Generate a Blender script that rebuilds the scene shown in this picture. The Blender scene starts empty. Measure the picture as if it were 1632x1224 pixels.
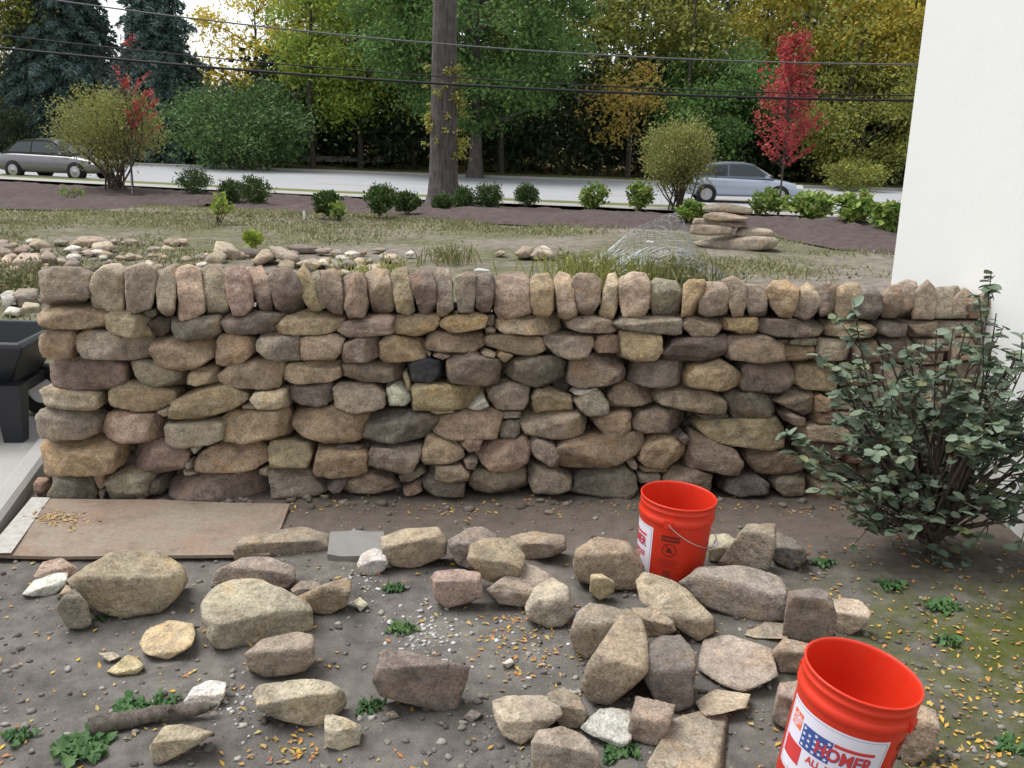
import bpy, bmesh, math, random
import numpy as np
from mathutils import Vector, Matrix

# ------------------------------------------------------------------ camera, sky, sun, exposure
scene = bpy.context.scene
COL = scene.collection
FPX = 1500.0
CAM = np.array([0.0, 0.0, 1.75])
PITCH, ROLL = math.radians(15), math.radians(1.2)
cF = np.array([0, math.cos(PITCH), -math.sin(PITCH)])
_u0 = np.array([0, math.sin(PITCH), math.cos(PITCH)]); _r0 = np.array([1.0, 0, 0])
cR = _r0 * math.cos(ROLL) + _u0 * math.sin(ROLL)
cU = _u0 * math.cos(ROLL) - _r0 * math.sin(ROLL)
cam_d = bpy.data.cameras.new('camera'); cam = bpy.data.objects.new('camera', cam_d); COL.objects.link(cam)
cam_d.sensor_width = 36.0; cam_d.lens = 36.0 * FPX / 1632.0
cam_d.clip_start = 0.05; cam_d.clip_end = 3000
M = Matrix(((cR[0], cU[0], -cF[0], CAM[0]), (cR[1], cU[1], -cF[1], CAM[1]), (cR[2], cU[2], -cF[2], CAM[2]), (0, 0, 0, 1)))
cam.matrix_world = M
scene.camera = cam

SUN_EL, SUN_AZ = math.radians(66), math.radians(-72)      # azimuth clockwise from +Y: high, to the left of the camera
world = bpy.data.worlds.new('World'); scene.world = world; world.use_nodes = True
wn = world.node_tree; wn.nodes.clear()
wo = wn.nodes.new('ShaderNodeOutputWorld'); wb = wn.nodes.new('ShaderNodeBackground')
sky = wn.nodes.new('ShaderNodeTexSky'); sky.sky_type = 'NISHITA'; sky.sun_disc = False
sky.sun_elevation = SUN_EL; sky.sun_rotation = SUN_AZ; sky.dust_density = 1.5; sky.air_density = 1.0; sky.ozone_density = 0.6
hs = wn.nodes.new('ShaderNodeHueSaturation'); hs.inputs['Saturation'].default_value = 0.18; hs.inputs['Value'].default_value = 1.0
wn.links.new(sky.outputs[0], hs.inputs['Color']); wn.links.new(hs.outputs[0], wb.inputs[0]); wn.links.new(wb.outputs[0], wo.inputs[0])
wb.inputs[1].default_value = 0.115
sun_d = bpy.data.lights.new('sun', 'SUN'); sun_d.energy = 1.5; sun_d.angle = math.radians(40); sun_d.color = (1.0, 0.98, 0.95)
sun = bpy.data.objects.new('sun', sun_d); COL.objects.link(sun)
sd = Vector((math.sin(SUN_AZ) * math.cos(SUN_EL), math.cos(SUN_AZ) * math.cos(SUN_EL), math.sin(SUN_EL)))
sun.rotation_euler = sd.to_track_quat('Z', 'Y').to_euler(); sun.location = (-10, -20, 30)
vs = scene.view_settings; vs.view_transform = 'Standard'; vs.look = 'None'; vs.gamma = 1.0; vs.use_curve_mapping = False
vs.exposure = 1.05
scene.cycles.max_bounces = 6; scene.cycles.diffuse_bounces = 3; scene.cycles.transmission_bounces = 4

rnd = random.Random(7); rng = np.random.default_rng(7)

# ------------------------------------------------------------------ helpers
def ray(px, py): return cF + cR * ((px - 816) / FPX) - cU * ((py - 612) / FPX)
def at_y(px, py, d):
    r = ray(px, py); return CAM + r * (d / r[1])
def at_z(px, py, z):
    r = ray(px, py); return CAM + r * ((z - CAM[2]) / r[2])
def ss(a, b, x):
    t = np.clip((np.asarray(x, float) - a) / (b - a), 0, 1); return t * t * (3 - 2 * t)
def road_z(x): return -0.35 - 0.01 * (np.clip(x, -45, 45) + 17)
def gh(x, y):
    x = np.asarray(x, float); y = np.asarray(y, float)
    hump = 0.28 * ss(5.0, 7.2, y) * (1 - ss(12, 19, y))
    hill = 2.2 * ss(50, 75, y) * ss(14, -22, x) 
    mulch = 0.22 * ss(14.5, 17.5, y) * (1 - ss(20.5, 25, y))
    heap = 0.36 * np.exp(-((x + 2.0) / 1.15) ** 2 - ((y - 8.3) / 0.8) ** 2)
    return hump + heap + mulch + (road_z(x)) * ss(15, 27, y) + hill
_TS = 0.6 * 1.004 ** np.arange(1500)
def on_g(px, py, dz=0.0):
    r = ray(px, py); T = _TS
    for k in range(3):
        P = CAM[None] + T[:, None] * r[None]; b = P[:, 2] <= gh(P[:, 0], P[:, 1]) + dz; i = int(b.argmax()) if b.any() else len(T) - 1
        T = np.linspace(T[max(i - 1, 0)], T[i], 30)
    return CAM + r * T[-1 if k < 2 else 15]

def _hash(ix, iy, iz, s):
    h = (ix * 374761393 + iy * 668265263 + iz * 2147483647 + s * 1274126177) & 0xFFFFFFFF
    h = ((h ^ (h >> 13)) * 1274126177) & 0xFFFFFFFF
    h = (h ^ (h >> 16)) & 0xFFFFFFFF
    return h / 4294967295.0 * 2 - 1
def vnoise(P, s=0):
    P = np.asarray(P, float); i = np.floor(P).astype(np.int64); fr = P - i; w = fr * fr * (3 - 2 * fr)
    out = 0
    for dx in (0, 1):
        for dy in (0, 1):
            for dz in (0, 1):
                h = _hash(i[:, 0] + dx, i[:, 1] + dy, i[:, 2] + dz, s)
                out = out + h * (w[:, 0] if dx else 1 - w[:, 0]) * (w[:, 1] if dy else 1 - w[:, 1]) * (w[:, 2] if dz else 1 - w[:, 2])
    return out
def fbm(P, s=0, o=4, g=0.5):
    a, out, f = 1.0, 0, 1.0
    for k in range(o):
        out = out + a * vnoise(P * f + 17.3 * k, s + k); a *= g; f *= 2.03
    return out

class MB:
    def __init__(s): s.V = []; s.F = {}; s.n = 0
    def add(s, V, F):
        V = np.asarray(V, float).reshape(-1, 3)
        if isinstance(F, np.ndarray): s.F.setdefault(F.shape[1], []).append(F + s.n)
        else:
            d = {}
            for q in F: d.setdefault(len(q), []).append(q)
            for k, q in d.items(): s.F.setdefault(k, []).append(np.array(q) + s.n)
        s.V.append(V); s.n += len(V)
    def box(s, c, d, rz=0.0, taper=1.0):
        x, y, z = d[0] / 2, d[1] / 2, d[2] / 2
        v = np.array([(-x, -y, -z), (x, -y, -z), (x, y, -z), (-x, y, -z), (-x * taper, -y * taper, z), (x * taper, -y * taper, z), (x * taper, y * taper, z), (-x * taper, y * taper, z)])
        ca, sa = math.cos(rz), math.sin(rz)
        v = np.stack([v[:, 0] * ca - v[:, 1] * sa, v[:, 0] * sa + v[:, 1] * ca, v[:, 2]], 1) + np.array(c)
        s.add(v, np.array([(0, 3, 2, 1), (4, 5, 6, 7), (0, 1, 5, 4), (1, 2, 6, 5), (2, 3, 7, 6), (3, 0, 4, 7)]))
    def tube(s, pts, rad, k=6, cap=True):
        pts = np.asarray(pts, float); n = len(pts)
        if np.isscalar(rad): rad = [rad] * n
        T = np.gradient(pts, axis=0); T /= np.linalg.norm(T, axis=1)[:, None] + 1e-9
        a = np.array([0, 0, 1.0]) if abs(T[0][2]) < 0.9 else np.array([1.0, 0, 0])
        V = []
        for i in range(n):
            u = np.cross(T[i], a); u /= np.linalg.norm(u) + 1e-9; w = np.cross(T[i], u); a = -np.cross(T[i], u) if False else a
            for j in range(k):
                t = 2 * math.pi * j / k
                V.append(pts[i] + rad[i] * (u * math.cos(t) + w * math.sin(t)))
        F = [(i * k + j, i * k + (j + 1) % k, (i + 1) * k + (j + 1) % k, (i + 1) * k + j) for i in range(n - 1) for j in range(k)]
        s.add(V, np.array(F))
        if cap and k > 2:
            s.add(V[:k], [tuple(range(k))[::-1]]); s.add(V[-k:], [tuple(range(k))])
    def lathe(s, prof, k=48):
        V = []; n = len(prof)
        for r, z in prof:
            for j in range(k):
                t = 2 * math.pi * j / k; V.append((r * math.cos(t), r * math.sin(t), z))
        F = [(i * k + j, i * k + (j + 1) % k, (i + 1) * k + (j + 1) % k, (i + 1) * k + j) for i in range(n - 1) for j in range(k)]
        s.add(V, np.array(F))
    def build(s, name, mat, parent=None, smooth=False, loc=None):
        V = np.concatenate(s.V) if s.V else np.zeros((0, 3))
        me = bpy.data.meshes.new(name)
        if loc is not None: V = V - np.array(loc)
        me.vertices.add(len(V)); me.vertices.foreach_set('co', V.astype(np.float32).ravel())
        idx, st, tot, o = [], [], [], 0
        for k, fl in s.F.items():
            A = np.concatenate(fl); idx.append(A.ravel()); st.append(o + np.arange(len(A)) * k); tot.append(np.full(len(A), k)); o += A.size
        idx = np.concatenate(idx); st = np.concatenate(st); tot = np.concatenate(tot)
        me.loops.add(len(idx)); me.loops.foreach_set('vertex_index', idx.astype(np.int32))
        me.polygons.add(len(st)); me.polygons.foreach_set('loop_start', st.astype(np.int32))
        me.polygons.foreach_set('use_smooth', np.full(len(st), bool(smooth)))
        me.update(calc_edges=True); me.validate()
        if mat: me.materials.append(mat)
        o = bpy.data.objects.new(name, me); COL.objects.link(o)
        if loc is not None: o.location = Vector([float(q) for q in loc])
        if parent:
            o.parent = parent
            if loc is None: o.matrix_parent_inverse = Matrix.Identity(4)
        return o

def tag(o, label, cat=None, group=None, kind=None):
    if label: o['label'] = label
    if cat: o['category'] = cat
    if group: o['group'] = group
    if kind: o['kind'] = kind
    return o
def struct(o, label=None):
    o['kind'] = 'structure'
    if label: o['label'] = label
    return o
def empty(name, loc, label, cat, group=None, rz=0.0):
    o = bpy.data.objects.new(name, None); COL.objects.link(o); o.location = Vector([float(q) for q in loc]); o.rotation_euler = (0, 0, rz)
    o.empty_display_size = 0.1
    return tag(o, label, cat, group)
def keep(child, parent):
    """parent a part whose mesh is in world coordinates"""
    child.parent = parent
    child.matrix_parent_inverse = parent_matrix(parent).inverted()
    return child
def parent_matrix(o):
    m = Matrix.LocRotScale(o.location, o.rotation_euler, o.scale)
    return (parent_matrix(o.parent) @ o.matrix_parent_inverse @ m) if o.parent else m

# ------------------------------------------------------------------ materials
class NT:
    def __init__(s, name):
        s.m = bpy.data.materials.new(name); s.m.use_nodes = True; s.t = s.m.node_tree; s.t.nodes.clear()
        s.out = s.n('ShaderNodeOutputMaterial'); s.b = s.n('ShaderNodeBsdfPrincipled'); s.l(s.b.outputs[0], s.out.inputs[0])
        s.b.inputs['Specular IOR Level'].default_value = 0.3
    def n(s, t, **k):
        x = s.t.nodes.new(t)
        for a, v in k.items(): setattr(x, a, v)
        return x
    def l(s, a, b): s.t.links.new(a, b)
    def noise(s, vec, scale, detail=4, rough=0.55, dist=0.0):
        x = s.n('ShaderNodeTexNoise'); x.inputs['Scale'].default_value = scale; x.inputs['Detail'].default_value = detail
        x.inputs['Roughness'].default_value = rough; x.inputs['Distortion'].default_value = dist
        if vec is not None: s.l(vec, x.inputs['Vector'])
        return x.outputs[0]
    def ramp(s, fac, stops):
        x = s.n('ShaderNodeValToRGB'); e = x.color_ramp.elements
        while len(e) < len(stops): e.new(0.5)
        for q, (p, c) in zip(e, stops):
            q.position = p; q.color = (c, c, c, 1) if np.isscalar(c) else (*c, 1)
        s.l(fac, x.inputs[0]); return x.outputs[0]
    def mix(s, fac, a, b, mode='MIX'):
        x = s.n('ShaderNodeMix', data_type='RGBA', blend_type=mode)
        for v, i in ((fac, 0), (a, 6), (b, 7)):
            if hasattr(v, 'is_linked') or hasattr(v, 'links'): s.l(v, x.inputs[i])
            elif i == 0: x.inputs[0].default_value = v
            else: x.inputs[i].default_value = (v, v, v, 1) if np.isscalar(v) else (*v, 1)
        return x.outputs[2]
    def math(s, op, a, b=0.0):
        x = s.n('ShaderNodeMath', operation=op)
        for v, i in ((a, 0), (b, 1)):
            if hasattr(v, 'links'): s.l(v, x.inputs[i])
            else: x.inputs[i].default_value = v
        return x.outputs[0]
    def bump(s, h, strength=0.4, dist=0.01):
        x = s.n('ShaderNodeBump'); x.inputs['Strength'].default_value = strength; x.inputs['Distance'].default_value = dist
        s.l(h, x.inputs['Height']); s.l(x.outputs[0], s.b.inputs['Normal']); return x
    def obj(s): return s.n('ShaderNodeTexCoord').outputs['Object']
    def geo(s): return s.n('ShaderNodeNewGeometry')
    def scaled(s, vec, sc):
        x = s.n('ShaderNodeMapping'); x.inputs['Scale'].default_value = sc; s.l(vec, x.inputs[0]); return x.outputs[0]

def mat_simple(name, col, rough=0.6, metal=0.0, var=0.12, scale=8, spec=0.3, bump=0.0):
    t = NT(name); o = t.obj(); n = t.noise(o, scale, 5)
    t.l(t.mix(1.0, t.mix(n, tuple(max(0, c * (1 - var)) for c in col), tuple(min(1, c * (1 + var)) for c in col)), 1.0, 'MULTIPLY'), t.b.inputs['Base Color'])
    t.b.inputs['Roughness'].default_value = rough; t.b.inputs['Metallic'].default_value = metal; t.b.inputs['Specular IOR Level'].default_value = spec
    if bump: t.bump(t.noise(o, scale * 8, 6), bump, 0.01)
    return t.m

def mat_stone(name, dusty=0.25):
    t = NT(name); oi = t.n('ShaderNodeObjectInfo'); tc = t.obj()
    off = t.n('ShaderNodeVectorMath', operation='ADD'); t.l(tc, off.inputs[0])
    sc = t.n('ShaderNodeVectorMath', operation='SCALE'); sc.inputs[0].default_value = (37, 91, 53); t.l(oi.outputs['Random'], sc.inputs['Scale'])
    t.l(sc.outputs[0], off.inputs[1]); v = off.outputs[0]
    base = oi.outputs['Color']
    big = t.noise(v, 5, 3, 0.5, 0.5); mid = t.noise(v, 21, 6, 0.7); fine = t.noise(v, 95, 4, 0.7); sp = t.noise(v, 320, 2, 0.6)
    strata = t.noise(t.scaled(v, (5, 5, 46)), 1.0, 5, 0.6, 0.6)
    c = t.mix(1.0, base, t.ramp(big, [(0.28, (0.70, 0.68, 0.68)), (0.5, (1, 1, 1)), (0.72, (1.18, 1.14, 1.06))]), 'MULTIPLY')
    c = t.mix(1.0, c, t.ramp(mid, [(0.3, 0.58), (0.5, 1.0), (0.72, 1.34)]), 'MULTIPLY')
    rust = t.ramp(t.noise(v, 8, 4, 0.6, 1.0), [(0.53, 0.0), (0.68, 0.5)])
    c = t.mix(rust, c, t.mix(1.0, c, (1.22, 1.0, 0.74), 'MULTIPLY'))
    c = t.mix(t.math('MULTIPLY', t.ramp(strata, [(0.36, 0.6), (0.5, 0.0)]), t.ramp(oi.outputs['Random'], [(0.45, 0.12), (0.9, 1.0)])), c, t.mix(1.0, c, (0.68, 0.66, 0.66), 'MULTIPLY'))
    c = t.mix(t.ramp(t.noise(v, 11, 6, 0.7), [(0.60, 0.0), (0.74, 0.5)]), c, (0.42, 0.39, 0.34))
    c = t.mix(1.0, c, t.ramp(fine, [(0.3, 0.64), (0.5, 1.0), (0.7, 1.32)]), 'MULTIPLY')
    c = t.mix(1.0, c, t.ramp(sp, [(0.32, 0.72), (0.5, 1.0), (0.7, 1.2)]), 'MULTIPLY')
    t.l(c, t.b.inputs['Base Color']); t.b.inputs['Roughness'].default_value = 0.93; t.b.inputs['Specular IOR Level'].default_value = 0.22
    h = t.math('ADD', t.math('MULTIPLY', mid, 1.3), t.math('ADD', t.math('MULTIPLY', fine, 0.42), t.math('MULTIPLY', strata, 0.25)))
    h = t.math('ADD', h, t.math('MULTIPLY', sp, 0.12))
    t.bump(h, 0.85, 0.026)
    return t.m
STONE = mat_stone('sandstone')

def mat_leaf(name, cols, trans=0.25, rough=0.6, spec=0.25):
    """colours: list along a ramp driven by a random value per leaf"""
    t = NT(name); g = t.geo(); n = len(cols)
    c = t.ramp(g.outputs['Random Per Island'], [(i / max(1, n - 1), q) for i, q in enumerate(cols)])
    big = t.noise(g.outputs['Position'], 0.9, 3)
    c = t.mix(1.0, c, t.ramp(big, [(0.3, 0.78), (0.7, 1.2)]), 'MULTIPLY')
    t.l(c, t.b.inputs['Base Color']); t.b.inputs['Roughness'].default_value = rough; t.b.inputs['Specular IOR Level'].default_value = spec
    tr = t.n('ShaderNodeBsdfTranslucent'); t.l(c, tr.inputs[0]); mx = t.n('ShaderNodeMixShader'); mx.inputs[0].default_value = trans
    t.l(t.b.outputs[0], mx.inputs[1]); t.l(tr.outputs[0], mx.inputs[2]); t.l(mx.outputs[0], t.out.inputs[0])
    return t.m

def mat_bark(name, a, b, sc=6):
    t = NT(name); o = t.obj(); s1 = t.noise(t.scaled(o, (sc * 3.2, sc * 3.2, sc * 0.4)), 1.0, 7, 0.7, 0.5)
    c = t.mix(t.ramp(s1, [(0.35, 0.0), (0.62, 1.0)]), a, b)
    c = t.mix(t.ramp(t.noise(o, 3, 4), [(0.5, 0.0), (0.7, 0.35)]), c, tuple(q * 1.35 for q in b))
    t.l(c, t.b.inputs['Base Color']); t.b.inputs['Roughness'].default_value = 0.95; t.bump(s1, 0.9, 0.05); return t.m
BARK = mat_bark('grey_bark', (0.045, 0.038, 0.035), (0.145, 0.128, 0.118))
BARKD = mat_bark('dark_bark', (0.03, 0.026, 0.022), (0.10, 0.085, 0.07))
TWIG = mat_bark('twig_bark', (0.06, 0.045, 0.035), (0.17, 0.13, 0.10), 30)
# ------------------------------------------------------------------ rocks: rounded, chipped polytopes
_cs = {}
def cube_sphere(n):
    if n in _cs: return _cs[n]
    V, F, key = [], [], {}
    def vid(p):
        k = tuple(np.round(p, 6))
        if k not in key: key[k] = len(V); V.append(p)
        return key[k]
    g = np.tan(np.linspace(-1, 1, n + 1) * math.pi / 4)
    for ax in range(3):
        for sg in (-1, 1):
            ids = np.zeros((n + 1, n + 1), int)
            for i in range(n + 1):
                for j in range(n + 1):
                    p = np.zeros(3); p[ax] = sg; p[(ax + 1) % 3] = g[i]; p[(ax + 2) % 3] = g[j]; ids[i, j] = vid(p)
            for i in range(n):
                for j in range(n):
                    q = (ids[i, j], ids[i + 1, j], ids[i + 1, j + 1], ids[i, j + 1]); F.append(q if sg > 0 else q[::-1])
    V = np.array(V); V /= np.linalg.norm(V, axis=1)[:, None]
    _cs[n] = (V, np.array(F)); return _cs[n]

def rock_mesh(N, d, org, B, p=16, rough=0.03, seed=0, res=14, chips=3, chip_dir=None, lock=None):
    """N,d planes (n.x<=d) in world; org inside; B 3x3 rows = local axes used for sampling"""
    r = np.random.default_rng(seed)
    N = np.asarray(N, float); N /= np.linalg.norm(N, axis=1)[:, None]
    dd = np.asarray(d, float) - N @ org; dd = np.maximum(dd, 0.006)
    ext = np.array([[1 / max((N @ b / dd).max(), 1e-6), 1 / max((N @ -b / dd).max(), 1e-6)] for b in B])
    ex = (ext[:, 0] + ext[:, 1]) / 2
    D, F = cube_sphere(res)
    W = (D * ex) @ B; W /= np.linalg.norm(W, axis=1)[:, None]
    def rad(N, dd):
        q = np.maximum(W @ N.T / dd, 0); m = q.max(axis=1); return 1 / (m * ((q / m[:, None]) ** p).sum(axis=1) ** (1 / p))
    P = W * rad(N, dd)[:, None]
    CN, Cd = [], []
    for k in range(chips):
        n = r.normal(size=3)
        if chip_dir is not None: n = n * 0.62 + np.asarray(chip_dir)
        n /= np.linalg.norm(n); s = (P @ n).max(); CN.append(n); Cd.append(s * r.uniform(0.82, 0.98))
    if CN: P = W * rad(np.vstack([N, CN]), np.concatenate([dd, Cd]))[:, None]
    size = float(np.sort(ex)[1]) * 2
    o = r.uniform(-50, 50, 3)
    a1 = fbm(P / size * 2.6 + o, seed, 3); a2 = fbm(P / size * 9 + o, seed + 9, 3)
    rid = np.abs(fbm(P / size * 4.5 + o + 9, seed + 3, 2))
    P = P + W * (size * rough * (a1 * 0.6 + a2 * 0.62 - rid * 1.0))[:, None]
    led = fbm(P / size * 1.7 + o + 31, seed + 5, 2); led = np.round(led * 3.2) / 3.2     # chipped ledges
    P = P + W * (size * rough * 1.35 * np.clip(led, -0.9, 0.32))[:, None]
    if lock is not None: P[:, 2] = np.maximum(P[:, 2], lock - org[2])
    return P, F, size

PAL = dict(T=(0.42, 0.335, 0.235), L=(0.56, 0.475, 0.36), G=(0.335, 0.290, 0.245), B=(0.315, 0.252, 0.198), P=(0.255, 0.210, 0.188),
           S=(0.185, 0.17, 0.158), K=(0.05, 0.054, 0.062), O=(0.42, 0.33, 0.205), R=(0.36, 0.255, 0.205), W=(0.60, 0.585, 0.55), N=(0.46, 0.37, 0.30), D=(0.12, 0.10, 0.088), Y=(0.66, 0.52, 0.27))
def set_col(o, code, r, lift=1.0):
    base_ = np.array(PAL[code]); c = np.array([1.0, 0.965, 0.90]) * (base_ * (0.72 if code not in 'WKD' else 0.95) + np.array([0.245, 0.20, 0.158]) * (0.28 if code not in 'WKD' else 0.05)) * 1.08 * lift * r.uniform(0.88, 1.12) * (1 + r.normal(size=3) * 0.03)
    o.color = (*[float(q) for q in np.clip(c, 0, 1)], 1)

def expand(poly, k):
    P = np.asarray(poly, float); c = P.mean(axis=0); return c + (P - c) * k
def hull2d(P):
    P = sorted(map(tuple, P))
    def half(pts):
        h = []
        for q in pts:
            while len(h) > 1 and (h[-1][0] - h[-2][0]) * (q[1] - h[-2][1]) - (h[-1][1] - h[-2][1]) * (q[0] - h[-2][0]) <= 0: h.pop()
            h.append(q)
        return h
    a, b = half(P), half(P[::-1]); return np.array(a[:-1] + b[:-1])
def cheb(N, d, lo, hi, r, n=3000):
    X = r.uniform(lo, hi, (n, 3)); s = (d[None] - X @ N.T).min(axis=1); i = s.argmax(); return X[i], s[i]

# ---- wall frame
WT = np.array([1, 0.07, 0.0]); WT /= np.linalg.norm(WT)
WU = np.array([-0.005, 0.075, 1.0]); WU /= np.linalg.norm(WU)
WN = np.cross(WT, WU); WN /= np.linalg.norm(WN)
if WN[1] > 0: WN = -WN
WU = np.cross(WN, WT) * (1 if np.cross(WN, WT)[2] > 0 else -1)
W0 = np.array([0, 4.34, 0.0])
WB = np.array([WT, WU, WN])
def on_wall(px, py):
    r = ray(px, py); t = ((W0 - CAM) @ WN) / (r @ WN); return CAM + r * t

def wall_stone(poly, code, parent, seed, name='stone', cope=False, lift=1.0, depth=None):
    r = np.random.default_rng(seed)
    Q = np.array([on_wall(*q) for q in poly]); uv = np.stack([(Q - W0) @ WT, (Q - W0) @ WU], 1)
    c = uv.mean(axis=0); sz = uv.max(axis=0) - uv.min(axis=0)
    k = (1.06 if cope else 1.035) + 0.003 / max(0.05, min(sz))
    uv = hull2d(c + (uv - c) * k)
    small = min(sz) < 0.055
    prot = r.uniform(-0.03, 0.035) if not small else r.uniform(-0.05, -0.02)
    dep = depth or (0.34 if cope else (0.22 if not small else 0.10))
    N, d = [], []
    n = len(uv)
    for i in range(n):
        a, b = uv[i], uv[(i + 1) % n]; e = b - a; m = np.array([e[1], -e[0]]); m /= np.linalg.norm(m) + 1e-9
        if m @ (a - c) < 0: m = -m
        tl = r.uniform(-0.02, 0.16)
        nn = WT * m[0] + WU * m[1] + WN * tl
        p0 = W0 + WT * a[0] + WU * a[1] + WN * (prot - 0.035)
        if cope:
            A3 = W0 + WT * a[0] + WU * a[1]; B3 = W0 + WT * b[0] + WU * b[1]; nn = np.cross(A3 - CAM, B3 - CAM); p0 = A3
            if nn @ (W0 + WT * c[0] + WU * c[1] - A3) > 0: nn = -nn
        nn /= np.linalg.norm(nn); N.append(nn); d.append(nn @ p0)
    f = WN + WT * r.normal() * 0.13 + WU * (r.normal() * 0.14 + 0.05); f /= np.linalg.norm(f)
    pc = W0 + WT * c[0] + WU * c[1]
    N.append(f); d.append(f @ (pc + WN * prot))
    if not small:
        f2 = WN + WT * r.normal() * 0.55 + WU * (r.normal() * 0.5 + 0.2); f2 /= np.linalg.norm(f2)
        N.append(f2); d.append(f2 @ (pc + WN * (prot + 0.018)) + min(sz) * 0.06)
        for q in range(3):                                   # bevels along the edges; the upper one catches the sky
            if q and r.random() < 0.35: continue
            m_ = [WU, WT * r.choice([-1, 1]), -WU][q]; ev = [sz[1], sz[0], sz[1]][q] * 0.5; e_ = m_ * 1.0 + WN * r.uniform(0.3, 1.1) + WT * r.normal() * 0.2; e_ /= np.linalg.norm(e_)
            fr = r.uniform(0.35, 0.85) if q == 0 else r.uniform(0.6, 0.97)
            N.append(e_); d.append(e_ @ (pc + WN * prot + m_ * ev * fr))
    N.append(-WN); d.append(-WN @ (pc - WN * (dep - prot)))
    org = pc + WN * (prot - dep * 0.5)
    N = np.array(N); d = np.array(d)
    P, F, size = rock_mesh(N, d, org, WB, p=(70 if not cope else 55), rough=(0.022 if not cope else 0.026), seed=seed, res=(17 if not small else 7), chips=(5 if not small else 3), chip_dir=WN * 1.0 + WU * (0.4 if cope else 0.1))
    mb = MB(); mb.add(P, F); o = mb.build(name, STONE, None, True)
    o.location = Vector([float(q) for q in org]); o.parent = parent
    set_col(o, code, r, lift * 1.14)
    return o

R1 = (40, 400, 3.709); R2 = (40, 600, 3.709); R3 = (440, 400, 3.709); R4 = (440, 600, 3.709); R5 = (840, 400, 3.709); R6 = (840, 600, 3.709); R7 = (1200, 400, 3.778); R8 = (1200, 600, 3.778)
def pts(s, reg):
    v = [float(q) for q in s.replace(',', ' ').split()]
    return [(reg[0] + v[i] / reg[2], reg[1] + v[i + 1] / reg[2]) for i in range(0, len(v), 2)]

COPES = [(R1, '''P 88,125 170,98 330,105 405,140 385,235 360,300 290,335 160,320 105,290
L 365,270 400,150 470,95 560,88 600,130 585,230 580,345 500,357 400,330
G 590,110 700,80 775,110 770,230 745,330 640,365 605,340 595,220
G 775,150 800,110 890,88 905,130 885,230 885,340 870,380 830,380 785,330 770,240
L 890,160 905,110 960,90 1035,115 1055,230 1060,350 990,395 930,400 890,360
G 1040,125 1100,90 1180,120 1190,230 1205,350 1160,380 1080,370 1055,250
N 1185,140 1200,105 1290,100 1330,150 1320,220 1350,320 1300,370 1230,375 1205,300
G 1320,110 1400,98 1430,150 1440,250 1455,350 1425,375 1390,350 1345,240'''),
(R3, '''P -50,165 -10,112 80,112 125,150 150,230 175,350 70,370 0,340 -25,260
O 120,150 165,85 200,130 215,200 250,290 275,350 210,350 170,300 140,220
P 200,150 240,130 262,230 285,330 265,335 225,230
G 255,140 340,112 380,150 395,250 395,370 330,360 290,330 265,230
B 400,165 440,135 510,140 535,200 545,310 520,385 430,388 405,330 398,230
B 530,140 600,110 660,120 690,250 695,340 640,375 580,370 555,290 540,210
T 680,140 720,112 775,110 800,230 818,350 780,375 715,355 690,230
P 790,155 850,115 920,130 945,200 945,340 900,375 850,360 815,250
G 945,150 960,118 1020,118 1035,180 1045,330 1010,378 955,370 948,250
G 1060,160 1130,130 1180,150 1165,250 1165,355 1080,360 1075,260
S 1185,150 1270,135 1290,180 1280,290 1265,355 1215,362 1180,330 1200,230
B 1290,200 1320,150 1450,132 1495,150 1505,270 1512,355 1420,385 1310,402 1290,320'''),
(R5, '''T 20,190 40,150 120,138 160,200 172,330 120,385 40,370 25,290
T 160,180 190,130 250,150 290,230 295,370 250,405 185,385 172,280
G 260,180 300,140 390,140 435,185 430,300 375,385 310,365 295,250
L 430,360 450,250 480,150 520,138 545,200 540,290 510,400 440,395
L 550,170 620,135 690,140 725,190 720,340 690,390 570,390 550,290
G 728,200 760,168 880,185 920,260 890,375 820,385 740,370 730,290
O 930,200 960,175 1050,175 1040,250 1005,340 975,380 918,385 925,290
G 1020,270 1060,190 1170,190 1205,280 1180,370 1060,385 1015,360
G 1150,180 1220,155 1290,200 1300,290 1275,380 1215,385 1195,290
G 1300,200 1390,210 1420,250 1410,380 1320,388 1298,330
T 1420,230 1460,180 1540,185 1610,230 1590,320 1560,402 1490,385 1435,320'''),
(R7, '''G 250,390 275,230 330,195 390,250 420,310 370,380 320,412
P 400,330 430,200 470,190 490,260 480,390 420,395
B 480,210 520,200 527,260 495,370
T 500,380 520,220 560,200 630,198 660,260 640,360 590,410 510,400
S 650,330 680,240 715,205 770,270 785,360 730,412 650,400
B 775,260 830,210 880,210 905,290 870,400 790,400
G 880,200 920,178 980,190 1000,260 990,400 900,400
N 1000,220 1050,178 1090,220 1110,290 1090,400 1005,400
G 1110,260 1150,220 1230,215 1250,270 1230,400 1110,400
N 1250,290 1300,245 1340,270 1350,400 1245,400
B 1350,270 1400,250 1440,270 1440,400 1350,400''')]
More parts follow.
